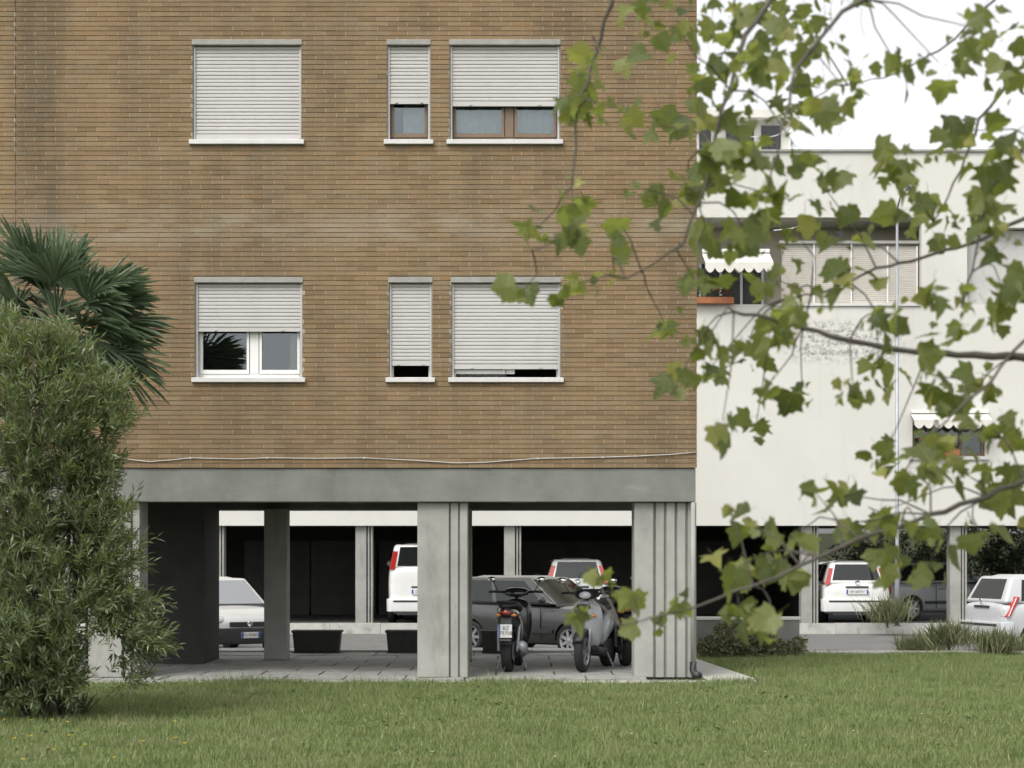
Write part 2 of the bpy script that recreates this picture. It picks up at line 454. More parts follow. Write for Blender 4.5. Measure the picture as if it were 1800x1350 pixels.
kerb_run(-16, 24, 20.42, 20.60, -.35, -.10, 34)            # far side of the road
sw = MB(); sw.box(3.3, 15, 5.93, 6.28, -.35, -.02); tag(sw.build('gutter_strip', M['kerbstone']), kind='structure')

pv = MB(); pv.box(-9, 2.40, -.34, 6.35, -.4, -.02)
pave = tag(pv.build('paving', M['joint']), kind='structure')
SW, SDp = .76, .90
nx, ny = int(11.4 / SW) + 1, 8
slab_meshes = []
for k in range(4):
    m = MB(); w, d = SW - .022, SDp - .022
    m.box(-w/2, w/2, -d/2, d/2, -.03, 0); slab_meshes.append(m.mesh('paving_slab'))
SX0, SY0 = -8.95, -.30
for j in range(7):
    for i in range(nx):
        x = SX0 + SW * (i + .5) + (SW/2 if j % 2 else 0); y = SY0 + SDp * (j + .5)
        if x > 2.40 - SW/2 + .01 or y > 6.36: continue
        o = link('paving_slab', slab_meshes[(i + j) % 4], M['slab'], pave)
        o.location = (x, y, random.uniform(-.005, .004)); o.rotation_euler = (random.uniform(-.004, .004), random.uniform(-.004, .004), 0)
# concrete edging in front of the portico, and the light slab beside the corner column
ed = empty('edging', (0, -.55, -.05)); tag(ed, kind='structure')
m = MB(); m.box(-.995, .995, -.19, .19, -.3, .048); eme = m.mesh('edging_slab')
for i in range(6):
    o = link('edging_slab', eme, M['kerbstone'], ed); o.location = (-8.0 + 2.0 * i, 0, random.uniform(-.008, .004))
m = MB(); m.add([(2.41, -.74, .006), (2.98, -.74, .006), (3.02, -.1, .01), (2.62, 4.9, .02), (2.41, 4.9, .02),
                 (2.41, -.74, -.3), (2.98, -.74, -.3), (3.02, -.1, -.3), (2.62, 4.9, -.3), (2.41, 4.9, -.3)],
      [(0,1,2,3,4), (0,5,6,1), (1,6,7,2), (2,7,8,3), (3,8,9,4), (4,9,5,0)])
tag(m.build('path', plain('path_concrete', (.42,.41,.37), .9, .12, 3, stains=[((.2,.2,.17), 4, .58, None, .5)])), kind='structure')

# ------------------------------------------------------------------ brick building
bld = empty('brick_building', (0, 0, 0), label='tan brick apartment block on concrete columns with two rows of shuttered windows', cat='building')
X_R, X_L = fx(1225), fx(-330)
Z0, Z1 = fz(822), fz(-90)
OPEN = [  # photo columns, rows of each opening
    (338, 530, 79, 247), (680, 757, 79, 247), (790, 985, 79, 247),
    (342, 532, 497, 665), (683, 760, 497, 665), (793, 986, 497, 665)]
LINT = 10
holes = [(fx(a), fx(b), fz(d), fz(c)) for a, b, c, d in OPEN]             # x0 x1 z0 z1
solid = [(fx(a) , fx(b), fz(d + 8), fz(c - LINT)) for a, b, c, d in OPEN]   # with lintel and sill: no brick there
def rects(x0, x1, z0, z1, holes):
    xs = sorted({x0, x1, *[h[0] for h in holes], *[h[1] for h in holes]}); xs = [x for x in xs if x0 <= x <= x1]
    out = []
    for a, b in zip(xs, xs[1:]):
        c = (a + b) / 2
        hs = sorted([(h[2], h[3]) for h in holes if h[0] < c < h[1]])
        z = z0
        for h0, h1 in hs:
            if h0 > z: out.append((a, b, z, h0))
            z = h1
        if z < z1: out.append((a, b, z, z1))
    return out
wc = MB()
for a, b, c, d in rects(X_L, X_R - .005, Z0 + .002, Z1, holes): wc.box(a, b, .018, .30, c, d)
wall = wc.build('wall', M['wallcore'], bld)
# brick courses
PITCH, COURSE, BED, HEAD = .260, .0603, .0075, .011
n_course = int((Z1 - Z0) / COURSE)
JX = fx(28)
mort = MB(); rest = MB(); single = []
cand = []
for r in range(n_course):
    za = Z0 + r * COURSE; zb = za + COURSE - BED
    blocks = sorted([(h[0], h[1]) for h in solid if h[2] < (za + zb) / 2 < h[3]])
    segs = []; x = X_L
    for spx0, spx1 in ((X_L, JX - .006), (JX + .006, X_R)):
        x = spx0
        for h0, h1 in blocks:
            if h0 >= spx1 or h1 <= spx0: continue
            if h0 > x: segs.append((x, h0))
            x = h1
        if x < spx1: segs.append((x, spx1))
    off = (PITCH / 2 if r % 2 else 0) + random.uniform(-.012, .012)
    for s0, s1 in segs:
        mort.box(s0, s1 - .004, .006, .0175, za, zb)
        k = math.floor((s0 - off) / PITCH)
        x = off + k * PITCH
        while x < s1:
            a = max(s0, x); b = min(s1, x + PITCH - HEAD)
            x += PITCH
            if b - a < .02: continue
            cand.append((a, b, za + random.uniform(-.001, .001), zb + random.uniform(-.001, .001), random.uniform(-.0025, .0025), r))
mort.build('mortar', M['mortar'], bld)
bme = {}
# bricks picked apart one by one: the lowest courses, nearest to the eye
order = sorted(range(len(cand)), key=lambda i: (cand[i][5], abs(cand[i][0])))
vis = [i for i in order if cand[i][0] > fx(190)]
pick = set(vis[:300])
for i, (a, b, za, zb, dy, r) in enumerate(cand):
    if i in pick:
        w = round(b - a, 3); h = COURSE - BED
        if w not in bme:
            q = MB(); q.box(-w/2, w/2, 0, .016, 0, h); bme[w] = q.mesh('brick')
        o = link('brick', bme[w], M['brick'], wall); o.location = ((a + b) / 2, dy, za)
    else:
        rest.box(a, b, dy, .016, za, zb)
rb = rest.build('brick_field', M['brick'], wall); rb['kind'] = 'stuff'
# shell behind the facade
sh = MB()
sh.box(X_L, X_R - .02, 4.75, 4.95, 2.2, Z1); sh.box(X_L, X_R - .02, .31, 4.74, Z1 - .25, Z1 - .05)
sh.box(X_R - .22, X_R - .02, .31, 4.74, Z0 + .05, Z1 - .26); sh.box(X_L, X_R - .23, .31, 4.74, fz(415), fz(380)); sh.box(X_L, X_L + .2, .31, 4.74, Z0 + .05, Z1 - .3)
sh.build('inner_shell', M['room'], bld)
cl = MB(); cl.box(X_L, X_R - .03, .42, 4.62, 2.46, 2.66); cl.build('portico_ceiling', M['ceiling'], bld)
bm_ = MB(); bm_.box(X_L, fx(1223), .022, .40, fz(882), Z0 - .008); bm_.build('front_beam', M['concrete'], bld, bevel=.008)
bm_ = MB(); bm_.box(X_L, fx(1223), 4.40, 4.72, fz(882) + .0, 2.45); bm_.build('rear_beam', M['concrete'], bld, bevel=.008)
for X in (560, 900):
    bm_ = MB(); bm_.box(fx(X), fx(X) + .25, .41, 4.39, 2.30, 2.455); bm_.build('cross_beam', M['ceiling'], bld)
# columns: plain face with a ribbed flank beside it
def column(x0, x_mid, x1, ribs, y0=.10, depth=.55, base=0.0, top=None):
    top = top or fz(882) - .002
    c = MB(); c.box(x0, x_mid, y0, y0 + depth, base, top)
    o = c.build('column', M['column'], bld, bevel=.012)
    if ribs:
        g = MB(); g.box(x_mid + .002, x1, y0 + .055, y0 + depth - .01, base, top); g.build('groove_back', M['column'], o)
        w = (x1 - x_mid) / ribs
        for i in range(ribs):
            a = x_mid + i * w + (.03 if ribs > 3 else .02)
            q = MB(); q.box(a, x_mid + (i + 1) * w - .004, y0 + random.uniform(.004, .016), y0 + .054, base, top); q.build('rib', M['column'], o, bevel=.006)
    return o
column(fx(152), fx(212), fx(243), 2)
column(fx(733), fx(789), fx(822), 2)
column(fx(1116), fx(1150), fx(1226), 4)
def rear_col(Xa, Xb, d=28.0):
    x0, x1 = (Xa - CX) * d / F, (Xb - CX) * d / F
    c = MB(); c.box(x0, x1, CYY + d, CYY + d + .4, 0, fz(882) - .002); c.build('rear_column', M['column'], bld, bevel=.01)
rear_col(464, 504); rear_col(-60, -20); rear_col(803, 829); rear_col(1128, 1168)
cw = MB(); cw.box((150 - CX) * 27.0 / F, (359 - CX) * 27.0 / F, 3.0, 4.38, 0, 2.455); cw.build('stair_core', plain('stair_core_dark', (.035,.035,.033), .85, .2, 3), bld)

def shutter_mesh(x0, x1, z0, z1, y):
    s = MB(); p = .046
    n = int((z1 - z0 - .05) / p)
    z = z1
    for i in range(n):
        za, zb = z - p, z; yk = y; y = yk + random.uniform(-.0018, .0018)
        s.add([(x0, y + .006, zb), (x1, y + .006, zb), (x1, y - .004, zb - p * .25), (x0, y - .004, zb - p * .25),
               (x0, y - .004, za + p * .22), (x1, y - .004, za + p * .22), (x1, y + .008, za), (x0, y + .008, za)],
              [(0,3,2,1), (3,4,5,2), (4,7,6,5)])
        y = yk
        z -= p
    s.box(x0, x1, y - .009, y + .012, z0, z - .003)
    for t in (.17, .83): s.box(x0 + (x1 - x0) * t - .012, x0 + (x1 - x0) * t + .012, y - .028, y - .0092, z0 + .008, z0 + .028)
    return s
def window(i, drop, frame, panes, curtain=None, opened=()):
    """drop: photo row where the shutter ends; panes: list of (x fraction from, to)"""
    a, b, c, d = holes[i]
    A, B, C, D = OPEN[i]
    li = MB(); li.box(a - .004, b + .004, -.012, .20, d + .001, d + LINT / 140 - .002)
    fr = MB(); y = .135; t = .055
    z0, z1 = c + .012, d
    fr.box(a + .01, a + t, y, y + .06, z0, z1 - .01); fr.box(b - t, b - .01, y, y + .06, z0, z1 - .01)
    tb = t if not opened else .014
    fr.box(a + t + .001, b - t - .001, y, y + .06, z0, z0 + tb); fr.box(a + t + .001, b - t - .001, y, y + .06, z1 - .06, z1 - .01)
    for (p0, p1), (q0, q1) in zip(panes, panes[1:]):
        xm = a + (b - a) * (p1 + q0) / 2; w = .055
        fr.box(xm - w, xm + w, y - .006, y + .055, z0 + t + .001, z1 - .061)
    f = fr.build('window', M[frame], bld, bevel=.005)
    li.build('lintel', M['lintel'], f, bevel=.006)
    s = MB(); s.box(a - .035, b + .035, -.05, .134, c - .052, c + .006); s.build('sill', M['marble'], f, bevel=.006)
    j = MB(); j.box(a + .0005, a + .008, .012, .13, c + .008, d - .002); j.box(b - .008, b - .0005, .012, .13, c + .008, d - .002); j.build('reveal', M['lintel'], f)
    g = MB(); g.box(a + .012, a + .034, .036, .09, c + .01, d - .004); g.box(b - .034, b - .012, .036, .09, c + .01, d - .004); g.build('shutter_rail', M['shutter'], f)
    shutter_mesh(a + .036, b - .036, fz(drop), d - .004, .06).build('shutter', M['shutter'], f)
    if drop < D - 6:
        for pi, (p0, p1) in enumerate(panes):
            if pi in opened: continue
            xa, xb = a + (b - a) * p0 + .05, a + (b - a) * p1 - .05
            q = MB()
            ss = MB(); w = .032; y2 = y - .012
            ss.box(xa, xa + w, y2, y2 + .04, z0 + t, z1 - .062); ss.box(xb - w, xb, y2, y2 + .04, z0 + t, z1 - .062); ss.box(xa + w, xb - w, y2, y2 + .04, z0 + t, z0 + t + .05); ss.build('sash', M[frame], f)
            q.box(xa + .02, xb - .02, y + .02, y + .026, z0 + t + .01, z1 - .065); q.build('pane', M['glass'], f)
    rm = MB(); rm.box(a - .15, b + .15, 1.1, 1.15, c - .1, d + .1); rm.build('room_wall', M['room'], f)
    if curtain:
        for p0, p1, m_ in curtain:
            xa, xb = a + (b - a) * p0, a + (b - a) * p1
            q = MB(); n = int((xb - xa) / .035) + 2
            vs = []; 
            for k in range(n + 1):
                x = xa + (xb - xa) * k / n; yy = .27 + .018 * math.sin(k * 1.9) + .006 * math.sin(k * 4.1)
                vs += [(x, yy, c + .04), (x, yy, d)]
            q.add(vs, [(2*k, 2*k+2, 2*k+3, 2*k+1) for k in range(n)]); q.build('curtain', M[m_], f, smooth=True)
    return f
window(0, 246, 'bronze', [(0, 1)])
window(1, 181, 'bronze', [(0, 1)], [(.35, 1, 'curtain')])
window(2, 185, 'bronze', [(0, .53), (.55, 1)], [(.03, .5, 'curtain'), (.55, .97, 'curtain')])
window(3, 582, 'pvc', [(0, .53), (.55, 1)], [(.86, .99, 'drape')])
window(4, 642, 'pvc', [(0, 1)], opened=(0,))
window(5, 648, 'pvc', [(0, .53), (.55, 1)], [(.02, .5, 'curtain')], opened=(1,))

# small things on the facade
cb = MB(); pts = []
for X, Y in ((-20, 812), (90, 808), (180, 806), (215, 806), (262, 812), (310, 808), (335, 805), (420, 807), (470, 805), (560, 806), (640, 805), (720, 809), (800, 814), (850, 813), (905, 809), (945, 806), (1000, 805), (1060, 804), (1120, 802), (1180, 799), (1226, 795)):
    pts.append((fx(X), -.012, fz(Y)))
cb.tube(pts, .0065, 6)
cable = tag(cb.build('cable', M['cable'], smooth=True), 'thin pale cable sagging along the brick wall just above the concrete beam', 'cable')
for X, Y in ((335, 805), (470, 805), (640, 805), (945, 806), (1060, 804)):
    q = MB(); q.box(fx(X) - .012, fx(X) + .012, -.022, -.001, fz(Y) - .012, fz(Y) + .012); q.build('clip', M['cable'], cable)
dp = MB(); dp.tube([(fx(1219), .05, 2.21), (fx(1219), .05, .16)], .03, 10)
pipe = tag(dp.build('drain_pipe', M['column'], smooth=True), 'grey drain pipe on the corner column with black elbow at its foot', 'pipe')
dp = MB(); dp.tube([(fx(1219), .05, .20), (fx(1219), .05, .10), (fx(1222), .0, .05), (fx(1227), -.10, .035)], .048, 12); dp.build('elbow', M['blackplastic'], pipe, smooth=True)

# ------------------------------------------------------------------ white building across the road
wb = empty('white_building', (gx(1400), GY, -.15), label='white rendered block with set back balconies across the road', cat='building')
WO = Vector((gx(1400), GY, -.15))
def wpart(name, mb, mat, parent=None, **k):
    mb.v = [tuple(Vector(p) - WO) for p in mb.v]
    return mb.build(name, mat, parent or wb, **k)
GL, GR = gx(-500), gx(2700)
fl = MB()
wh = [(gx(1190), gx(1620), gz(535), gz(382)), (gx(1604), gx(1732), gz(803), gz(742)), (gx(1700), gx(1860), gz(535), gz(400)), (gx(760), gx(1050), gz(535), gz(382)), (gx(250), gx(600), gz(535), gz(382)), (gx(1900), gx(2100), gz(803), gz(680))]
for a, b, c, d in rects(GL, GR, gz(924), gz(267), wh): fl.box(a, b, GY, GY + .3, c, d)
wwall = wpart('wall', fl, M['render'])
q = MB(); q.box(GL, GR, GY - .06, GY + .36, gz(267), gz(267) + .05); wpart('coping', q, M['lintel'])
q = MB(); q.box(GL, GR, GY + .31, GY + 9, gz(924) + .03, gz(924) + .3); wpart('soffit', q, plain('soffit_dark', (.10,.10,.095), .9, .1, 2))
q = MB(); q.box(GL, GR, GY + .31, GY + 9, gz(267) - .35, gz(267) - .1); q.box(GL, GR, GY + 8.8, GY + 9, gz(924) + .31, gz(267) - .36); wpart('rear_shell', q, M['render'])
q = MB(); q.box(gx(1100), gx(1700), GY + 1.3, GY + 1.4, gz(560), gz(360)); q.box(gx(1700), gx(1880), GY + .6, GY + .7, gz(560), gz(380)); q.box(gx(200), gx(1060), GY + 1.3, GY + 1.4, gz(560), gz(360)); wpart('loggia_wall', q, plain('loggia_plaster', (.44, .40, .33), .9, .08, 2))
q = MB(); q.box(gx(150), gx(1900), GY + .301, GY + 1.29, gz(382) - .03, gz(382) + .15); q.box(gx(150), gx(1900), GY + .301, GY + 1.29, gz(535) - .15, gz(535) - .01); wpart('loggia_slab', q, M['render'])
q = MB(); q.box(gx(1180), gx(1900), GY + .6, GY + .7, gz(830), gz(660)); wpart('room_wall', q, M['room'])
q = MB(); q.box(gx(1365), gx(1618), GY - .05, GY + .30, gz(538), gz(533)); wpart('balcony_sill', q, M['marble'])
q = MB(); q.box(gx(1598), gx(1738), GY - .06, GY + .2, gz(808), gz(802)); wpart('window_sill', q, M['marble'])
# roller blinds of the loggia
for k, (a, b, zt, zb_) in enumerate(((1376, 1432, 426, 533), (1434, 1498, 426, 533), (1502, 1562, 430, 533), (1564, 1614, 430, 533))):
    s = shutter_mesh(gx(a), gx(b), gz(zb_), gz(zt), GY + .25)
    s_o = wpart('roller_blind', s, plain('blind_beige', (.50, .47, .42), .7, .08, 2))
    f = MB(); f.box(gx(b) + .002, gx(b) + .035, GY + .20, GY + .29, gz(533), gz(zt)); wpart('blind_post', f, M['pvc'])
q = MB(); q.box(gx(1372), gx(1618), GY + .16, GY + .29, gz(426), gz(421)); wpart('blind_rail', q, M['lintel'])
# dark window beneath the upper awning, brown window beneath the lower one
q = MB(); q.box(gx(1236), gx(1352), GY + 1.02, GY + 1.06, gz(533), gz(452)); dw = wpart('loggia_window', q, M['darkwall'])
q = MB()
for X in (1238, 1275, 1312, 1350): q.box(gx(X) - .03, gx(X) + .03, GY + .97, GY + 1.015, gz(533), gz(452))
wpart('window_frame', q, M['steel'], dw); dw.children[0].location = (0, 0, 0)
q = MB()
for X in (1606, 1646, 1690, 1729): q.box(gx(X) - .04, gx(X) + .04, GY + .10, GY + .17, gz(802), gz(743))
q.box(gx(1604), gx(1732), GY + .105, GY + .165, gz(802), gz(797)); bw = wpart('brown_window', q, M['bronze'])
q = MB(); q.box(gx(1606), gx(1730), GY + .13, GY + .14, gz(799), gz(744)); wpart('pane', q, M['glass'], bw)
q = MB(); q.box(gx(1705), gx(1858), GY + .28, GY + .32, gz(534), gz(402)); wpart('window_shutter', q, M['shutter'])
q = MB()
for X0 in (776, 1900): q.box(gx(X0), gx(X0 + 190), GY + .28, GY + .32, gz(800), gz(690))
wpart('window_shutter', q, M['shutter'])
# penthouse on the roof
DP = DF + 2.8
def pz(Y): return CH - (Y - HY) * DP / F
q = MB(); q.box(gx(1000), gx(1430), GY + 2.5, GY + 7, pz(211), pz(197)); wpart('penthouse_roof', q, M['render'])
q = MB(); q.box(gx(1010), gx(1418), GY + 2.9, GY + 6.8, gz(267) - .2, pz(211) - .002); ph = wpart('penthouse_wall', q, M['render'])
for a, b in ((1120, 1170), (1250, 1272), (1300, 1352), (1366, 1402)):
    q = MB(); q.box(gx(a), gx(b), GY + 2.86, GY + 2.895, pz(272), pz(220)); wpart('penthouse_window', q, M['carglass'])
# columns under it and the dark garage behind
for X in (-150, 112, 374, 636, 898, 1160, 1422, 1684, 1946):
    x = gx(X); q = MB(); q.box(x - .16, x + .10, GY + .12, GY + .5, -.15, gz(924) + .02); c_ = wpart('column', q, M['column'], bevel=.015)
    q = MB(); q.box(x + .13, x + .17, GY + .14, GY + .5, -.15, gz(924) + .02); q.box(x + .20, x + .24, GY + .14, GY + .5, -.15, gz(924) + .02); wpart('rib', q, M['column'], c_)
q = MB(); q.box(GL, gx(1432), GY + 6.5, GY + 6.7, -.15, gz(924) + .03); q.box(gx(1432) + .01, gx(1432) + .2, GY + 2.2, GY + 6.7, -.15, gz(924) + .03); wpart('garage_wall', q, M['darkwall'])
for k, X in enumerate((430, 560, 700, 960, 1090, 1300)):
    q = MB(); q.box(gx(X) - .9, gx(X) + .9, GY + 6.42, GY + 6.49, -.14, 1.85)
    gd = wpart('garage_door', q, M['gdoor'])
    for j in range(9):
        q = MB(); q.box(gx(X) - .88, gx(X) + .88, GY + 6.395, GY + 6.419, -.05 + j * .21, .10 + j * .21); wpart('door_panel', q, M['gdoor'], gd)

def awning(X0, X1, Ytop, Yval, Ybot, out, label, n=7):
    e = empty('awning', (gx((X0 + X1) / 2), GY, gz(Ytop)), label=label, cat='awning')
    E_ = e.location.copy()
    w = (gx(X1) - gx(X0)) / 2
    zt, zv, zb2 = 0, gz(Yval) - E_.z, gz(Ybot) - E_.z
    m = MB(); m.hexa([(-w,-out,zv),(w,-out,zv),(w,-.01,zt - .0),(-w,-.01,zt),(-w,-out,zv+.012),(w,-out,zv+.012),(w,-.01,zt+.014),(-w,-.01,zt+.014)]); m.build('canopy', M['awning'], e)
    v = MB(); N = n * 10; vs = []
    for i in range(N + 1):
        x = -w + 2 * w * i / N; sc = abs(math.sin(math.pi * i / 10)) ** .8
        vs += [(x, -out - .004, zv), (x, -out - .004, zb2 + (1 - sc) * (zv - zb2) * .45)]
    v.add(vs, [(2*i, 2*i+1, 2*i+3, 2*i+2) for i in range(N)])
    v.add([(p[0], p[1] - .006, p[2]) for p in vs], [(2*i, 2*i+2, 2*i+3, 2*i+1) for i in range(N)])
    v.build('valance', M['awning'], e)
    ed2 = MB()
    b = [(vs[2*i+1][0], -out - .008, vs[2*i+1][2]) for i in range(N + 1)]
    ed2.tube(b, .010, 5); ed2.build('valance_trim', M['blackplastic'], e)
    m = MB(); m.box(-w, w, -.09, -.015, zt + .02, zt + .10); m.build('cassette', M['pvc'], e)
    for s in (-1, 1):
        a = MB(); a.tube([(s * (w - .06), -.02, zt - .25), (s * (w - .06), -out + .02, zv - .01)], .012, 6); a.build('arm', M['steel'], e)
awning(1234, 1352, 446, 470, 488, .75, 'cream awning with scalloped edge over the dark upper balcony window')
awning(1600, 1736, 728, 741, 756, .45, 'cream scalloped awning over the brown lower window', 8)
# lantern under the balcony, loose wires
ln = empty('wall_lantern', (gx(1478), GY + .12, gz(418)), label='small black wall lantern under the upper balcony slab of the white building', cat='lantern')
m = MB(); m.box(-.07, .07, -.06, .06, 0, .16); m.build('lantern_body', M['blackplastic'], ln, bevel=.01)
m = MB(); m.tube([(0, 0, .16), (0, .02, .26), (.10, .08, .30)], .014, 6); m.build('bracket', M['blackplastic'], ln)
wr = MB(); wr.tube([at(1360, 405, 44.8), at(1390, 402, 44.8), at(1412, 396, 44.8), at(1428, 386, 44.9)], .012, 5)
tag(wr.build('loose_wire', M['pvc'], smooth=True), 'pale loose wire curving below the upper white parapet', 'wire')
wr = MB(); wr.tube([at(1318, 240, 44.6), at(1345, 243, 44.6), at(1366, 238, 44.6), at(1384, 228, 44.8), at(1392, 220, 45.2)], .012, 5)
tag(wr.build('roof_wire', M['pvc'], smooth=True), 'pale wire hanging in front of the penthouse on the white roof', 'wire')
# flower boxes
def flower_box(X, Y, d, w, label):
    p = at(X, Y, d); e = empty('flower_box', p, label=label, cat='flower box')
    m = MB(); m.box(-w/2, w/2, -.09, .09, 0, .15); m.build('trough', M['terracotta'], e, bevel=.008)
    lf = MB(); fl_ = MB()
    for i in range(160):
        c = Vector((random.uniform(-w/2, w/2), random.uniform(-.1, .1), random.uniform(.15, .42))); s = random.uniform(.03, .06)
        u = Vector((random.uniform(-1,1), random.uniform(-1,1), random.uniform(-1,1))).normalized(); v = u.cross(Vector((.3,.5,.8))).normalized()
        (fl_ if i % 9 == 0 else lf).add([c - u*s, c - v*s*.7, c + u*s, c + v*s*.7], [(0,1,2,3)])
    o = lf.build('foliage', M['hedge'], e); o['kind'] = 'stuff'
    o = fl_.build('blossom', M['geranium'], e); o['kind'] = 'stuff'
flower_box(1650, 802, 44.9, .95, 'terracotta trough with red flowers on the sill under the lower awning')
flower_box(1252, 534, 44.9, 1.0, 'leafy flower trough on the balcony under the upper awning')

# lamp post on the far pavement
lp = empty('lamp_post', at(1577, 1098, 44.0) , label='slender bluish grey lamp post rising in front of the white building', cat='lamp post')
lp.location.z = -.15
m = MB(); hgt = 9.6; m.tube([(0,0,0), (0,0,1.2), (0,0,1.25), (0,0,hgt)], [.06, .058, .045, .03], 10); m.build('pole', M['steel'], lp, smooth=True)
m = MB(); m.tube([(0,0,hgt), (.05,-.1,hgt+.25), (.15,-.5,hgt+.4)], .025, 8); m.build('arm', M['steel'], lp, smooth=True)
m = MB(); m.ball((.17,-.62,hgt+.38), (.11,.26,.07)); m.build('lamp_head', M['steel'], lp, smooth=True)
m = MB(); m.box(-.09, .09, -.09, .09, 0, .02); m.build('base_plate', M['steel'], lp)
# ------------------------------------------------------------------ vehicles
def text_mesh(s, size):
    cu = bpy.data.curves.new('plate_text', 'FONT'); cu.body = s; cu.size = size; cu.align_x = 'CENTER'; cu.align_y = 'CENTER'; cu.extrude = .0008; cu.resolution_u = 3
    o = bpy.data.objects.new('plate_text', cu); COL.objects.link(o)
    bpy.context.view_layer.update()
    me = bpy.data.meshes.new_from_object(o.evaluated_get(bpy.context.evaluated_depsgraph_get()))
    bpy.data.objects.remove(o); me.materials.clear()
    return me
def plate(parent, pos, outward, lines, w=.52, h=.11, size=.085, tilt=0):
    """a number plate facing `outward` (+1 forward, -1 backward along local x)"""
    rot = Matrix(((0, 0, outward), (outward, 0, 0), (0, 1, 0))).to_4x4()     # columns: text x, text y, text z
    base = Matrix.Translation(pos) @ Matrix.Rotation(tilt, 4, 'Y') @ rot
    m = MB(); m.box(-w/2, w/2, -h/2, h/2, -.006, 0)
    p = m.build('number_plate', M['plate'], parent, bevel=.002); p.matrix_local = base
    m = MB(); bw = .04 if w > .3 else .022
    m.box(-w/2 + .003, -w/2 + bw, -h/2 + .003, h/2 - .003, .0006, .002); m.build('blue_band', M['blueband'], p)
    if w > .3:
        m = MB(); m.box(w/2 - bw, w/2 - .003, -h/2 + .003, h/2 - .003, .0006, .002); m.build('blue_band', M['blueband'], p)
    n = len(lines)
    for i, s in enumerate(lines):
        o = link('plate_text', text_mesh(s, size), M['ink'], p); o.location = (.008 if w < .3 else 0, (n - 1) * size * .45 - i * size * .9, .0012)
        o.scale = (.92, 1, 1)
    return p
def bil(q, u, v): return q[0]*(1-u)*(1-v) + q[1]*u*(1-v) + q[2]*u*v + q[3]*(1-u)*v
def panel(q, u0, u1, v0, v1, off, th=.006, nu=1, nv=1):
    q = [Vector(p) for p in q]
    n = (q[1]-q[0]).cross(q[3]-q[0]).normalized()
    m = MB()
    ps = [bil(q,u0,v0), bil(q,u1,v0), bil(q,u1,v1), bil(q,u0,v1)]
    m.hexa([p + n*off for p in ps] + [p + n*(off+th) for p in ps])
    return m
def wheel(parent, pos, side, r=.30, w=.19, spokes=7, rimmat='rim', tread=False):
    m = MB(); hw = w/2
    m.lathe([(r*.66, -hw*.9), (r*.86, -hw), (r*.97, -hw*.8), (r, -hw*.4), (r, hw*.4), (r*.97, hw*.8), (r*.86, hw), (r*.66, hw*.9)], 'y', (0,0,0), 28)
    t = m.build('wheel', M['tyre'], parent, smooth=True); t.location = pos
    m = MB(); m.lathe([(.001, -hw*.3), (r*.66, -hw*.3), (r*.66, hw*.3), (.001, hw*.3)], 'y', (0,0,0), 20); m.build('hub_back', M['trim'], t)
    m = MB(); m.lathe([(r*.58, side*hw*.5), (r*.66, side*hw*.92), (r*.69, side*hw*.92), (r*.69, side*hw*.4)], 'y', (0,0,0), 28)
    m.lathe([(.001, side*hw*.85), (r*.18, side*hw*.8), (r*.18, side*hw*.3)], 'y', (0,0,0), 16)
    for k in range(spokes):
        a = 2*math.pi*k/spokes; ca, sa = math.cos(a), math.sin(a); wd = r*.085
        def P_(rr, t_, yy): return (ca*rr - sa*t_, yy, sa*rr + ca*t_)
        y0, y1 = side*hw*.45, side*hw*.78
        m.hexa([P_(r*.1,-wd*1.3,y0), P_(r*.62,-wd,y0), P_(r*.62,-wd,y1), P_(r*.1,-wd*1.3,y1), P_(r*.1,wd*1.3,y0), P_(r*.62,wd,y0), P_(r*.62,wd,y1), P_(r*.1,wd*1.3,y1)])
    m.build('rim', M[rimmat], t)
    return t

def loft(rings, cap=True):
    m = MB(); n = len(rings[0]); vs = [p for r in rings for p in r]; fs = []
    for i in range(len(rings) - 1):
        for k in range(n):
            k2 = (k + 1) % n
            fs.append((i*n+k, i*n+k2, (i+1)*n+k2, (i+1)*n+k))
    if cap:
        fs.append(tuple(range(n-1, -1, -1))); fs.append(tuple((len(rings)-1)*n + k for k in range(n)))
    m.add(vs, fs); return m

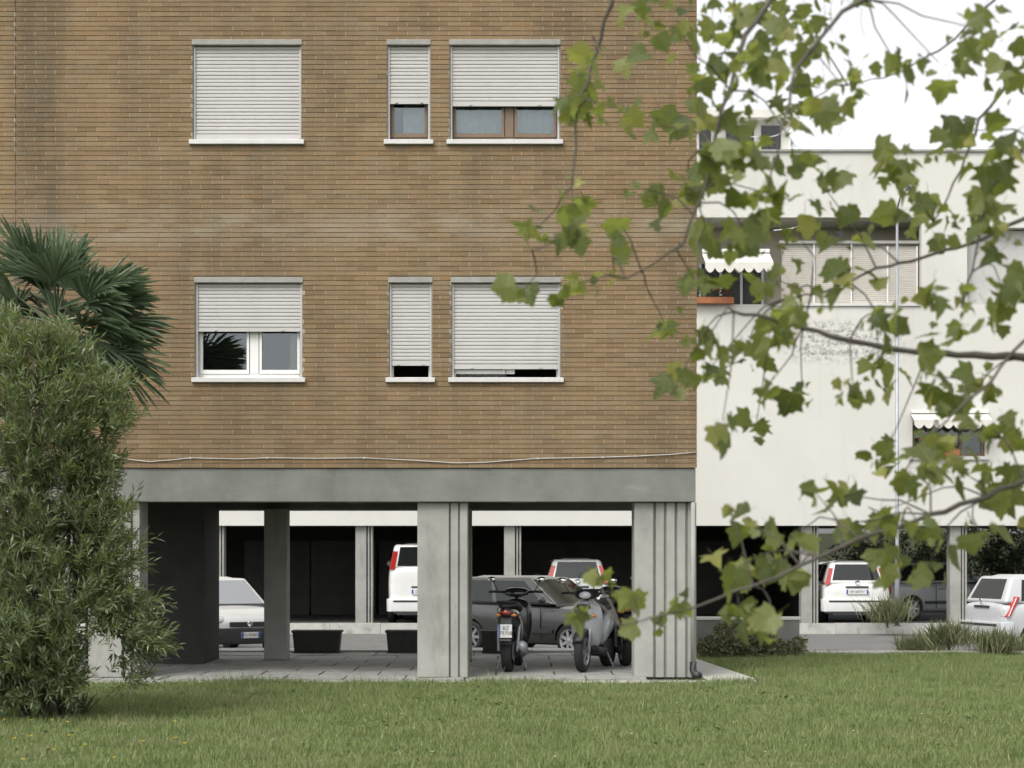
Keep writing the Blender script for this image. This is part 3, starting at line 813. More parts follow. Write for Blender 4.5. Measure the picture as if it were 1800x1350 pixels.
def car(loc, yaw, label, paintm, L=3.85, W=1.66, H=1.46, front_plate=None, rear_plate=None, tail='high', dark_front=False, van=False, wheels=True, emblem=True):
    e = empty('parked_car', loc, yaw, label, 'car', 'cars parked by the portico and across the road')
    hw = W/2; k = H/1.46
    S =  [0, .02, .10, .28, .50, .68, .80, .92, .98, 1.0]
    WW = [.84, .93, .985, 1, 1, 1, .985, .94, .85, .74]
    ZB = [.34, .24, .19, .18, .18, .18, .19, .21, .25, .32]
    ZT = [.90, .945, .965, .955, .935, .925, .90, .81, .72, .62]
    if van: ZT = [1.0, 1.04, 1.05, 1.04, 1.02, 1.0, .98, .90, .80, .66]
    rings = []
    for s, w, zb, zt in zip(S, WW, ZB, ZT):
        x = -L/2 + s*L; w *= hw; zt *= k
        half = [(.80*w, zb), (.97*w, zb + .09), (1.0*w, zb + (zt-zb)*.5), (.985*w, zt - .10), (.91*w, zt - .012)]
        ring = [(x, 0, zb)] + [(x, y, z) for y, z in half] + [(x, 0, zt + .022)] + [(x, -y, z) for y, z in reversed(half)]
        rings.append(ring)
    body = loft(rings).build('body', paintm, e, smooth=True, sub=2)
    XW = (-L*.315, L*.315)
    cuts = []
    for x in XW:
        for s in (-1, 1):
            m = MB(); m.lathe([(.001, s*(hw-.24)), (.345, s*(hw-.24)), (.345, s*(hw+.1)), (.001, s*(hw+.1))], 'y', (x, 0, .30), 24)
            c = m.build('cut', M['trim']); c.matrix_world = e.matrix_world; cuts.append(c); c.parent = e
            bo = body.modifiers.new('arch', 'BOOLEAN'); bo.object = c; bo.operation = 'DIFFERENCE'; bo.solver = 'EXACT'
    bake(body)
    for c in cuts: bpy.data.objects.remove(c)
    body.data.polygons.foreach_set('use_smooth', [True]*len(body.data.polygons))
    if hasattr(body.data, 'set_sharp_from_angle'): body.data.set_sharp_from_angle(angle=R(40))
    for x in XW:
        for s in (-1, 1):
            m = MB(); m.lathe([(.34, s*(hw-.23)), (.001, s*(hw-.23))], 'y', (x, 0, .30), 20); m.build('wheel_well', M['trim'], e)
            if wheels: wheel(e, (x, s*(hw-.10), .30), s)
    # cabin
    zb = .925*k if not van else 1.0*k; zt = H - .035
    xrb, xwb = -L/2 + .05, L*.215
    xrt, xwt = -L/2 + (.30 if not van else .12), L*.0 + .03
    if van: xwb, xwt = L*.24, L*.08
    wb_, wt = hw*.91, hw*.70 if not van else hw*.78
    B = [Vector((xrb,-wb_,zb)), Vector((xwb,-wb_,zb)), Vector((xwb,wb_,zb)), Vector((xrb,wb_,zb))]
    T = [Vector((xrt,-wt,zt)), Vector((xwt,-wt,zt)), Vector((xwt,wt,zt)), Vector((xrt,wt,zt))]
    # crowned roof: extra mid line raised
    m = MB(); m.hexa(B + T)
    cab = m.build('cabin', paintm, e, bevel=.075, seg=4, smooth=True)
    m = MB(); xm0, xm1 = xrt + .1, xwt - .1
    m.hexa([Vector((xm0,-wt+.10,zt-.02)), Vector((xm1,-wt+.10,zt-.02)), Vector((xm1,wt-.10,zt-.02)), Vector((xm0,wt-.10,zt-.02)),
            Vector((xm0+.15,-wt*.5,zt+.03)), Vector((xm1-.2,-wt*.5,zt+.03)), Vector((xm1-.2,wt*.5,zt+.03)), Vector((xm0+.15,wt*.5,zt+.03))])
    m.build('roof_crown', paintm, e, bevel=.04, seg=3, smooth=True)
    ws = [B[1], B[2], T[2], T[1]]; rw = [B[3], B[0], T[0], T[3]]
    panel(ws, .05, .95, .03, .93, -.003).build('windscreen', M['windscreen'], e, bevel=.004)
    panel(ws, .02, .98, -.06, .04, .002, .01).build('wiper_cowl', M['trim'], e)
    if not van or True:
        panel(rw, .11, .89, .16 if not van else .10, .90, -.003).build('rear_window', M['carglass'], e, bevel=.004)
    for s, q in ((-1, [B[0], B[1], T[1], T[0]]), (1, [B[2], B[3], T[3], T[2]])):
        a = (lambda u: u) if s < 0 else (lambda u: 1-u)
        for u0, u1 in (((.13,.44), (.47,.90)) if not van else ((.53,.92),)):
            lo, hi = sorted((a(u0), a(u1)))
            panel(q, lo, hi, .10, .88, -.003).build('side_window', M['carglass'], e, bevel=.004)
        # mirror, door seam, handle
        m = MB(); m.ball((xwb - .18, s*(hw+.07), zb + .10), (.06, .10, .075)); m.build('mirror', M['trim'] if dark_front else paintm, e, smooth=True)
        m = MB(); m.box(-.42, -.24, s*hw - .004, s*hw + .016, zb - .17, zb - .145); m.build('door_handle', M['trim'], e, bevel=.004)
        for xs_ in (-.52, xwb - .28):
            m = MB(); m.box(xs_, xs_ + .008, s*hw - .012, s*hw + .0025, .30, zb - .06); m.build('door_seam', M['trim'], e)
        m = MB(); m.box(-L*.22, L*.22, s*hw - .02, s*hw + .012, .42, .49); m.build('rub_strip', M['trim'], e, bevel=.005)
    # rear: lamps, bumper, plate, badge
    for s in (-1, 1):
        u0, u1 = (.004, .085) if s > 0 else (.915, .996)
        if tail == 'high':
            panel(rw, u0, u1, -.05, .72, -.004, .022).build('tail_light', M['red'], e, bevel=.008)
        elif tail == 'slant':
            y0 = s*hw*.80; y1 = s*hw*.985
            m = MB(); m.hexa([Vector(p) for p in ((-L/2+.02, y0, .70), (-L/2+.10, y1, .70), (-L/2+.16, y1*.99, .72), (-L/2+.10, y0, .72),
                                                   (-L/2+.20, s*hw*.74, 1.10), (-L/2+.30, s*hw*.93, 1.06), (-L/2+.38, s*hw*.93, 1.07), (-L/2+.30, s*hw*.74, 1.10))])
            m.build('tail_light', M['red'], e, bevel=.012)
        else:
            m = MB(); m.box(-L/2 - .01, -L/2 + .12, *sorted((s*hw*.70, s*hw*.95)), .68, .88); m.build('tail_light', M['red'], e, bevel=.02)
    m = loft([[(x, y, z) for y, z in ((-wv, .30), (wv, .30), (wv*1.0, .60), (-wv, .60))] for x, wv in ((-L/2 - .06, hw*.80), (-L/2 - .045, hw*.93), (-L/2 + .05, hw*.985), (-L/2 + .22, hw*1.0))])
    m.build('rear_bumper', paintm, e, bevel=.05, seg=3, smooth=True)
    m = MB(); m.box(-L/2 - .068, -L/2 - .03, -hw*.80, hw*.80, .52, .565); m.build('bumper_strip', M['trim'], e, bevel=.006)
    m = MB(); m.box(-L/2 - .05, -L/2 + .05, -hw*.7, hw*.7, .22, .305); m.build('rear_valance', M['trim'], e)
    m = MB(); m.box(-L/2 - .012, -L/2 + .05, -.27, .27, .86, .90); m.build('hatch_handle', M['trim'], e, bevel=.01)
    if rear_plate: plate(e, (-L/2 - .028, 0, .765), -1, [rear_plate])
    if emblem:
        for x, z, sg in ((-L/2 - .008, .965*k, -1), (L/2 + .012, .60, 1)):
            m = MB(); m.lathe([(.048, sg*.004), (.055, sg*.016), (.042, sg*.018), (.036, sg*.010), (.001, sg*.012)], 'x', (x, 0, z), 18); m.build('badge', M['chrome'], e, smooth=True)
    # front: lamps, grille, bumper
    for s in (-1, 1):
        m = MB(); m.ball((L/2 - .20, s*hw*.70, .655), (.175, .185, .105), 16, 10); m.build('headlight', M['lamp'], e, smooth=True)
        m = MB(); m.ball((L/2 - .06, s*hw*.68, .33), (.05, .07, .05)); m.build('fog_lamp', M['lamp'], e, smooth=True)
    fm = M['trim'] if dark_front else paintm
    m = loft([[(x, y, z) for y, z in ((-wv, .25), (wv, .25), (wv, .53), (-wv, .53))] for x, wv in ((L/2 + .05, hw*.66), (L/2 + .03, hw*.82), (L/2 - .10, hw*.95), (L/2 - .26, hw*1.0))])
    m.build('front_bumper', fm, e, bevel=.05, seg=3, smooth=True)
    m = MB(); m.box(L/2 - .03, L/2 + .02, -hw*.46, hw*.46, .55, .64); m.build('grille', M['trim'], e, bevel=.012)
    if front_plate: plate(e, (L/2 + .062, 0, .40), 1, [front_plate], w=.36, size=.065)
    return e

def yawdir(deg): return Vector((math.cos(R(deg)), math.sin(R(deg)), 0))
ROADZ, FARZ = -.346, -.15
def on(X, d, z):
    p = at(X, 900, d); p.z = z; return p
# white hatchback with its back to us, across the road
car(on(1482, 47.0, FARZ), R(90), 'white hatchback seen from behind with EM 687AV plate beneath the white building', M['paint_white'], H=1.50, W=1.69, rear_plate='EM 687AV')
car(on(1008, 47.3, FARZ), R(91), 'white hatchback seen from behind in the dark garage above the silver scooter', M['paint_pearl'], H=1.56, W=1.62, rear_plate='CD 418KX')
car(on(750, 47.2, FARZ), R(90), 'tall white van half hidden behind the middle concrete column', M['paint_white'], L=4.1, W=1.74, H=1.92, van=True, rear_plate='DR 305BN')
car(on(1640, 48.4, FARZ), R(24), 'grey car side on behind the lamp post under the white building', M['paint_grey'], H=1.48, tail='low')
fA = yawdir(-90 + 27)
pA = on(440, 34.9, ROADZ) - fA * 1.95
car(pA, R(-90 + 27), 'pearl white car with dark grille facing us at the left end of the portico', M['paint_pearl'], H=1.44, front_plate='CL 970ZD', dark_front=True)
car(on(962, 36.2, ROADZ), R(-90 + 48), 'dark grey car facing right behind the two scooters', M['paint_dark'], H=1.47, front_plate='BK 262DL')
pE = on(1723, 36.4, ROADZ) + yawdir(16) * 1.95
car(pE, R(16), 'silver hatchback with slanted red tail light cut by the right picture edge', M['paint_silver'], H=1.49, tail='slant')
fc = MB(); fc.lathe([(.085, -.004), (.093, -.012), (.085, -.016), (.078, -.008), (.001, -.010)], 'y', (0, 0, 0), 20)
ecar = [o for o in COL.objects if o.get('label', '').startswith('silver hatchback')][0]
fo = fc.build('fuel_flap', M['paint_silver'], ecar, smooth=True); fo.location = (-1.08, -.825, .78)

# ---------------- scooters
def sell(x, zc, hw, hh, p=2.6, n=16, yc=0):
    out = []
    for k in range(n):
        a = 2*math.pi*k/n; c, s = math.cos(a), math.sin(a)
        out.append((x, yc + hw*math.copysign(abs(c)**(2/p), c), zc + hh*math.copysign(abs(s)**(2/p), s)))
    return out
def scooter(loc, yaw, label, body, lines, screen=False):
    e = empty('scooter', loc, yaw, label, 'scooter', 'scooters parked under the portico')
    rw = wheel(e, (-.64, 0, .262), 1, .262, .135, 5); fw = wheel(e, (.70, 0, .268), 1, .268, .115, 5)
    for wv, x in ((fw, .70), (rw, -.64)):
        m = MB(); m.lathe([(.125, -.072), (.125, -.078), (.06, -.078), (.06, -.072)], 'y', (0,0,0), 24); m.build('brake_disc', M['steel'], wv)
    # rear fairing
    loft([sell(-.93, .80, .055, .045), sell(-.84, .78, .115, .085), sell(-.60, .70, .165, .15), sell(-.30, .62, .175, .20), sell(-.05, .50, .15, .20), sell(.06, .42, .12, .13)]).build('rear_fairing', body, e, smooth=True, sub=1)
    loft([sell(-.90, .865, .07, .025), sell(-.78, .90, .12, .045), sell(-.45, .875, .155, .055), sell(-.22, .835, .165, .06), sell(.02, .80, .13, .055), sell(.10, .78, .08, .03)]).build('seat', M['seat'], e, smooth=True, sub=1)
    loft([sell(-.10, .26, .17, .05, 5), sell(.15, .26, .19, .05, 5), sell(.42, .27, .17, .05, 5), sell(.52, .34, .14, .06, 4)]).build('footboard', M['blackplastic'], e, smooth=True, sub=1)
    loft([sell(.36, .58, .20, .30, 3.4), sell(.47, .62, .235, .34, 3.0), sell(.56, .66, .20, .28, 2.6), sell(.64, .70, .12, .17, 2.4), sell(.67, .72, .06, .08)]).build('leg_shield', body, e, smooth=True, sub=1)
    m = MB(); m.lathe([(.285, -.05), (.300, -.035), (.302, .035), (.285, .05)], 'y', (0,0,0), 32)
    # keep only the upper arc of the mudguard
    mm = MB(); keep = [i for i, v in enumerate(m.v)]
    vs = []; fs = []
    N = 14
    for k in range(N + 1):
        a = R(28 + 130 * k / N)
        for r_, y_ in ((.288, -.068), (.305, -.04), (.310, 0), (.305, .04), (.288, .068)): vs.append((.70 + r_*math.cos(a), y_, .268 + r_*math.sin(a)))
    for k in range(N):
        for j in range(4): fs.append((k*5+j, (k+1)*5+j, (k+1)*5+j+1, k*5+j+1))
    mm.add(vs, fs); g = mm.build('front_mudguard', M['blackplastic'], e, smooth=True); so = g.modifiers.new('s', 'SOLIDIFY'); so.thickness = .008
    for s in (-1, 1):
        m = MB(); m.tube([(.70, s*.085, .268), (.63, s*.085, .52), (.585, s*.07, .66)], [.022, .022, .026], 8); m.build('fork_leg', M['steel'], e, smooth=True)
    m = MB(); m.tube([(.60, 0, .60), (.46, 0, 1.00)], .03, 8); m.build('steering_column', M['blackplastic'], e)
    loft([sell(.36, 1.0, .12, .04), sell(.43, 1.03, .19, .065), sell(.52, 1.02, .17, .075), sell(.58, 1.0, .08, .05)]).build('handlebar_cowl', body if not screen else M['blackplastic'], e, smooth=True, sub=1)
    for s in (-1, 1):
        m = MB(); m.tube([(.44, s*.17, 1.03), (.40, s*.30, 1.035), (.37, s*.37, 1.03)], .017, 8); m.build('grip', M['blackplastic'], e, smooth=True)
        m = MB(); m.tube([(.43, s*.26, 1.05), (.46, s*.32, 1.17)], .007, 6); st = m.build('mirror', M['blackplastic'], e)
        m = MB(); m.ball((.47, s*.345, 1.20), (.018, .065, .04)); m.build('mirror_glass', M['chrome'], st, smooth=True)
        m = MB(); m.ball((.62, s*.125, .74), (.03, .045, .022)); m.build('front_indicator', M['amber'], e, smooth=True)
        m = MB(); m.ball((-.905, s*.105, .755), (.03, .04, .022)); m.build('rear_indicator', M['amber'], e, smooth=True)
        m = MB(); m.tube([(-.64, s*.12, .27), (-.52, s*.14, .62)], .022, 8); m.build('shock_absorber', M['steel'], e)
        m = MB(); m.tube([(-.15, s*.12, .22), (-.18, s*.20, .02)], .012, 6); m.build('stand_leg', M['steel'], e)
    m = MB(); m.ball((.575, 0, 1.01), (.045, .085, .05)); m.build('headlight', M['lamp'], e, smooth=True)
    m = MB(); m.ball((-.935, 0, .79), (.025, .07, .03)); m.build('tail_light', M['red'], e, smooth=True)
    m = MB(); m.hexa([(-1.0,-.075,.42),(-.90,-.075,.52),(-.90,.075,.52),(-1.0,.075,.42),(-.99,-.07,.44),(-.86,-.07,.76),(-.86,.07,.76),(-.99,.07,.44)]); m.build('plate_bracket', M['blackplastic'], e)
    plate(e, (-.985, 0, .55), -1, lines, w=.177, h=.177, size=.075, tilt=R(14))
    vs = []; fs = []
    for k in range(N + 1):
        a = R(60 + 100 * k / N)
        for r_, y_ in ((.280, -.08), (.30, -.05), (.306, 0), (.30, .05), (.280, .08)): vs.append((-.64 + r_*math.cos(a), y_, .262 + r_*math.sin(a)))
    for k in range(N):
        for j in range(4): fs.append((k*5+j, (k+1)*5+j, (k+1)*5+j+1, k*5+j+1))
    mm = MB(); mm.add(vs, fs); g = mm.build('rear_mudguard', M['blackplastic'], e, smooth=True); so = g.modifiers.new('s', 'SOLIDIFY'); so.thickness = .008
    m = MB(); m.tube([(-.10, -.16, .20), (-.35, -.19, .22), (-.50, -.20, .27), (-.85, -.21, .36)], [.025, .03, .055, .06], 12); m.build('exhaust', M['steel'], e, smooth=True)
    m = MB(); m.box(-.60, -.05, -.10, .11, .17, .40); m.build('engine', M['trim'], e, bevel=.03)
    m = MB(); m.tube([(-.55, -.13, .90), (-.86, -.12, .93), (-.92, 0, .935), (-.86, .12, .93), (-.55, .13, .90)], .012, 8); m.build('grab_rail', M['blackplastic'], e, smooth=True)
    if screen:
        m = MB(); vs = []; fs = []
        for k in range(7):
            a = -1.1 + 2.2*k/6
            for t in range(5):
                z = 1.04 + .30*t/4; r_ = .20 - .05*t/4 * 1
                vs.append((.60 - .06*t - .10*(1 - math.cos(a)), .21*math.sin(a)*(1 - .2*t/4), z - .04*abs(a)))
        for k in range(6):
            for t in range(4): fs.append((k*5+t, (k+1)*5+t, (k+1)*5+t+1, k*5+t+1))
        m.add(vs, fs); m.build('windshield', M['glass'], e, smooth=True)
        m = MB(); m.ball((.655, 0, .86), (.03, .10, .035)); m.build('vent', M['blackplastic'], e, smooth=True)
    return e
d1 = 25.3; f1 = yawdir(84)
scooter(on(893, d1, 0) + f1*.64, R(84), 'black scooter seen from behind beside the middle column, plate BZ 79708', M['scoot_black'], ['BZ', '79708'])
f2 = yawdir(-90 - 17)
scooter(on(1024, 25.2, 0) - f2*.70, R(-90 - 17), 'silver scooter with its front wheel towards the lawn', M['scoot_silver'], ['CT', '41827'], True)
f3 = yawdir(97)
scooter(on(1099, 26.5, 0) + f3*.64, R(97), 'dark scooter seen from behind beside the corner column, plate DB 72106', M['scoot_black'], ['DB', '72106'])

# ---------------- ribbed planters along the edge of the paving
for X, lab in ((558, 'dark ribbed planter left of the middle column'), (722, 'dark ribbed planter partly behind the middle column'), (888, 'dark ribbed planter behind the black scooter')):
    d = 29.9; p = on(X, d, .004)
    e = empty('planter', p, 0, lab, 'planter', 'ribbed planters along the paving edge')
    m = MB(); a, b, h = .375, .345, .345
    m.hexa([(-b,-.15,.02),(b,-.15,.02),(b,.15,.02),(-b,.15,.02),(-a,-.17,h),(a,-.17,h),(a,.17,h),(-a,.17,h)]); tub = m.build('tub', M['planter'], e)
    m = MB(); n = 30
    for i in range(n):
        t = (i + .5)/n*2 - 1
        m.hexa([(t*b-.007,-.158,.03),(t*b+.007,-.158,.03),(t*b+.007,-.1505,.03),(t*b-.007,-.1505,.03),(t*a-.007,-.178,h-.03),(t*a+.007,-.178,h-.03),(t*a+.007,-.1695,h-.03),(t*a-.007,-.1695,h-.03)])
    m.build('ribs', M['planter'], e)
    m = MB(); m.box(-a-.015, a+.015, -.19, -.16, h-.03, h+.005); m.box(-a-.015, a+.015, .16, .19, h-.03, h+.005); m.box(-a-.015, -a+.01, -.159, .159, h-.03, h+.005); m.box(a-.01, a+.015, -.159, .159, h-.03, h+.005); m.build('rim', M['planter'], e)
    m = MB(); m.box(-a+.012, a-.012, -.155, .155, h-.06, h-.03+.002); m.build('potting_soil', M['soil'], e)
    m = MB(); m.box(-b-.02, b+.02, -.13, .13, 0, .019); m.build('foot', M['planter'], e)
# ------------------------------------------------------------------ vegetation
def blade_mesh(name, tri_v, mat, parent=None, smooth=False, quads=False):
    """numpy (n, k, 3) polygons -> one mesh"""
    n, k = tri_v.shape[:2]
    me = bpy.data.meshes.new(name)
    me.vertices.add(n*k); me.vertices.foreach_set('co', tri_v.reshape(-1).astype(np.float32))
    me.loops.add(n*k); me.loops.foreach_set('vertex_index', np.arange(n*k, dtype=np.int32))
    me.polygons.add(n); me.polygons.foreach_set('loop_start', np.arange(0, n*k, k, dtype=np.int32))
    me.update(calc_edges=True); me.validate()
    return link(name, me, mat, parent)
def norm(a): return a / (np.linalg.norm(a, axis=-1, keepdims=True) + 1e-9)
def lance(base, direc, length, width, roll):
    """lanceolate leaves as bent 2-quad strips -> (n*2,4,3) with shared look; base, direc (n,3)"""
    n = len(base)
    d = norm(direc); up = np.tile([0.1, .2, 1.0], (n, 1)); side = norm(np.cross(d, up)); nr = norm(np.cross(side, d))
    c, s = np.cos(roll)[:, None], np.sin(roll)[:, None]
    sd = side*c + nr*s; nn = nr*c - side*s
    L, W = length[:, None], width[:, None]
    mid = base + d*L*.5 + nn*L*.04; tip = base + d*L - nn*L*.06
    a = mid + sd*W/2; b = mid - sd*W/2
    return np.stack([base, b, tip, a], 1)

# ---- foreground plane tree, trunk outside the frame on the right
TB = on(1500, 8.2, LAWN_Z); TB.x = 3.3
tree = empty('plane_tree', TB, 0, 'plane tree branches with lobed green leaves hanging across the right foreground', 'tree')
def tp(X, Y, d): return at(X, Y, d) - TB
m = MB(); m.tube([(0,0,0), (.03,0,.5), (0,.03,2.0), (-.05,0,3.6), (-.1,.0,5.2)], [.19, .15, .13, .10, .06], 14); m.build('trunk', M['bark'], tree, smooth=True)
trunkpts = {1.6: (0,.02,1.6), 2.4: (-.02,.02,2.4), 3.0: (-.03,.01,3.0), 4.0: (-.06,0,4.0), 4.8: (-.09,0,4.8)}
BR = [
    (1.6, [(1960,700,7.7),(1800,628,7.6),(1684,625,7.5),(1600,617,7.4),(1460,592,7.3),(1360,563,7.3),(1290,548,7.3)], .020, .006),
    (1.6, [(1980,800,7.6),(1800,845,7.4),(1713,880,7.3),(1612,915,7.2),(1482,960,7.1),(1324,1030,7.0),(1200,1075,7.0),(1090,1100,7.0)], .014, .003),
    (2.4, [(1930,350,7.9),(1800,385,7.9),(1700,430,7.8),(1625,452,7.8),(1540,472,7.7),(1445,515,7.7),(1380,525,7.6)], .012, .003),
    (4.0, [(1900,-60,7.8),(1650,-70,7.6),(1400,-50,7.5),(1230,-40,7.5),(1080,-20,7.4)], .022, .006),
    (4.0, [(1650,-70,7.6),(1480,20,7.2),(1400,120,7.0),(1370,240,6.9),(1350,350,6.9)], .010, .003),
    (4.0, [(1400,-50,7.5),(1310,60,7.4),(1270,190,7.3),(1240,330,7.3),(1200,430,7.3),(1100,490,7.3)], .011, .003),
    (4.0, [(1080,-20,7.4),(1050,90,7.5),(1015,190,7.5),(1005,330,7.5),(1005,420,7.4),(935,440,7.4)], .008, .002),
    (3.0, [(1900,60,8.2),(1790,120,8.1),(1720,210,8.0),(1690,300,8.0),(1640,390,7.9)], .012, .003),
    (3.0, [(1900,200,7.3),(1800,260,7.2),(1740,330,7.2),(1720,420,7.2),(1690,540,7.2)], .012, .003),
    (1.6, [(1900,560,7.2),(1800,600,7.0),(1720,690,6.9),(1640,760,6.9),(1590,830,6.9)], .009, .003),
    (4.0, [(1900,-60,7.8),(1760,-10,8.2),(1650,90,8.2),(1570,130,8.2),(1490,150,8.1)], .008, .002),
]
brpts = []
for h, pts, r0, r1 in BR:
    P_ = [tp(*p) for p in pts]
    if pts[0][0] > 1890: P_ = [Vector(trunkpts[h])] + P_
    n = len(P_)
    # light wobble so the wood is not ruler-straight
    fine = []
    for i in range(n - 1):
        for t in range(4):
            q = P_[i].lerp(P_[i+1], t/4) + Vector((random.uniform(-1,1), random.uniform(-1,1), random.uniform(-1,1))) * (.008 if t else .002)
            fine.append(q)
    fine.append(P_[-1])
    rr = [r0 + (r1 - r0) * (i/(len(fine)-1)) for i in range(len(fine))]
    rr = [r * random.uniform(.92, 1.1) for r in rr]
    mb = MB(); mb.tube(fine, rr, 7); mb.build('branch', M['bark'], tree, smooth=True)
    brpts += fine
LEAF_OUT = [(0,0),(.14,-.05),(.33,.0),(.53,.10),(.41,.19),(.36,.26),(.49,.36),(.60,.55),(.42,.54),(.31,.49),(.23,.60),(.20,.74),(.10,.85),(0,1.02)]
LEAF_B = [(0,0),(.20,-.06),(.42,.0),(.57,.14),(.49,.25),(.53,.38),(.63,.57),(.46,.61),(.35,.63),(.29,.76),(.20,.80),(.15,.90),(.07,.95),(0,1.0)]
def leaf_mesh(k):
    rg = random.Random(k)
    SRC = LEAF_OUT if k % 3 == 0 else LEAF_B
    fold, droop, cup = rg.uniform(.02, .30), rg.uniform(.05, .5), rg.uniform(-.15, .25)
    curl = rg.uniform(-.25, .25)
    out = [(x*rg.uniform(.9,1.1), y*rg.uniform(.95,1.05)) for x, y in SRC] + [(-x*rg.uniform(.9,1.1), y*rg.uniform(.95,1.05)) for x, y in reversed(SRC[1:-1])]
    out[0] = (0, 0)
    def z(x, y): return fold*abs(x) - droop*y*y + cup*x*x*2 + curl*x*y
    vs = [(0, .36, z(0, .36))] + [(x, y, z(x, y) + rg.uniform(-.015,.015)) for x, y in out]
    n = len(out)
    fs = [(0, 1+i, 1+(i+1) % n) for i in range(n)]
    b = len(vs); l = rg.uniform(.35, .6)
    vs += [(-.010,0,0),(.010,0,0),(.008,-l,.16),(-.008,-l,.16),(0,0,.02),(0,-l,.175)]
    fs += [(b,b+1,b+2,b+3),(b+1,b+4,b+5,b+2),(b+4,b,b+3,b+5)]
    vs = [(x, y + 0.0, zz) for x, y, zz in vs]
    return vs, fs
LM = [leaf_mesh(k) for k in range(9)]
LME = []
for vs, fs in LM:
    me = bpy.data.meshes.new('leaf'); me.from_pydata(vs, [], fs); me.update(); LME.append(me)
CL = [(1290,20,13,70,35),(1400,30,13,75,40),(1120,15,5,60,25),(1200,60,6,60,40),(1060,100,5,60,40),(1250,130,9,55,40),(1350,110,10,65,40),(1430,80,7,60,40),(1270,190,8,55,40),(1390,190,8,65,40),(1480,150,6,50,40),
 (1580,120,4,60,40),(1650,110,5,60,40),(1720,50,8,60,50),(1780,120,8,40,60),(1010,180,5,40,35),(1080,190,3,40,30),(1160,220,5,50,35),(1290,270,9,55,40),(1400,260,7,60,40),(1210,320,6,50,40),(1130,330,4,50,35),
 (1350,340,8,55,40),(1450,330,6,50,40),(1580,300,7,50,50),(1690,230,7,60,50),(1760,270,10,50,60),(1010,350,4,30,25),(1010,400,5,45,30),(930,415,3,25,22),(1090,400,4,40,30),(1240,400,5,45,40),(1320,420,6,50,40),
 (1400,410,4,50,30),(1500,400,4,50,40),(1640,380,8,55,50),(1730,380,12,60,50),(920,510,3,30,25),(1080,480,4,50,30),(1010,500,3,30,25),(1220,490,4,40,30),(1360,490,6,50,40),(1480,480,4,40,30),(1400,545,5,50,25),
 (1350,590,6,50,40),(1170,570,3,40,25),(1240,600,4,40,25),(1570,560,5,50,40),(1680,540,9,60,50),(1760,500,10,50,60),(1190,670,4,35,30),(1250,645,4,30,25),(1310,625,3,30,20),(1340,690,4,30,25),(1410,690,3,25,20),
 (1500,690,4,35,25),(1545,650,5,40,30),(1640,660,7,50,40),(1720,680,9,55,45),(1330,740,3,25,20),(1270,740,2,20,20),(1560,790,4,40,30),(1650,770,6,50,35),(1740,750,8,50,40),(1600,830,6,45,35),(1690,830,6,50,35),
 (1770,850,7,40,50),(1490,870,4,40,20),(1430,862,2,25,15),(1282,885,1,5,5),(1320,920,3,30,20),(1400,940,4,40,25),(1470,920,4,40,25),(1550,900,4,45,25),(1620,930,5,45,30),(1720,930,4,40,30),(1340,990,4,35,25),
 (1390,1010,3,30,25),(1290,1000,3,30,25),(1560,980,4,40,30),(1630,1000,4,40,30),(1200,1060,3,30,25),(1300,1080,4,35,30),(1350,1105,3,30,25),(1050,1010,2,20,15),(1105,1045,3,25,20),(1022,1075,2,15,15),(1150,1090,3,30,20)]
leaves = []
for (X, Y, n, sx, sy) in CL:
    n = max(1, int(round(n * 2.35)))
    base_d = random.uniform(6.9, 8.0)
    c = tp(X, Y, base_d)
    near = min(brpts, key=lambda q: (q - c).length)
    if (near - c).length < 1.2:
        mid = near.lerp(c, .5) + Vector((random.uniform(-.05,.05), random.uniform(-.05,.05), random.uniform(-.02,.08)))
        tw = MB(); tw.tube([near, near.lerp(mid, .6) + Vector((0,0,.02)), mid, c], [.0042, .0035, .003, .0018], 5, False); tw.build('twig', M['bark'], tree, smooth=True)
    for i in range(n):
        p = tp(X + random.gauss(0, sx*.55), Y + random.gauss(0, sy*.55), base_d + random.gauss(0, .16))
        size = random.choice((.03, .042, .052, .062, .074, .088, .105)) * random.uniform(.9, 1.08)
        ax = Vector((random.uniform(-.9,.9), random.uniform(-.8,.8), random.uniform(-1.2,.25))).normalized()
        nr = Vector((random.uniform(-.8,.8), random.uniform(-1,.6), random.uniform(-.1,1.1)))
        nr = (nr - ax * nr.dot(ax)).normalized()
        sd = ax.cross(nr).normalized()
        mt = Matrix((sd*size, ax*size, nr*size)).transposed().to_4x4(); mt.translation = p
        leaves.append((mt, size, random.randrange(9)))
leaves.sort(key=lambda l: -l[1])
for mt, s, k in leaves[:300]:
    o = link('leaf', LME[k], M['plane_leaf'], tree); o.matrix_local = mt
rb_ = MB()
for mt, s, k in leaves[300:]:
    vs, fs = LM[k]; rb_.add([mt @ Vector(v) for v in vs], fs)
if rb_.v:
    me = bpy.data.meshes.new('small_leaves'); me.from_pydata(rb_.v, [], rb_.f); me.update(); o = link('small_leaves', me, M['plane_leaf'], tree); o['kind'] = 'stuff'
# hanging seed strings at the top
ss = MB()
for i in range(46):
    X, Y = random.uniform(1180, 1520), random.uniform(-10, 210); p = tp(X, Y, random.uniform(7.0, 7.7)); l = random.uniform(.05, .13)
    ss.tube([p, p + Vector((random.uniform(-.01,.01), 0, -l*.5)), p + Vector((random.uniform(-.02,.02), 0, -l))], .0011, 4, False)
o = ss.build('seed_strings', M['bark'], tree); o['kind'] = 'stuff'

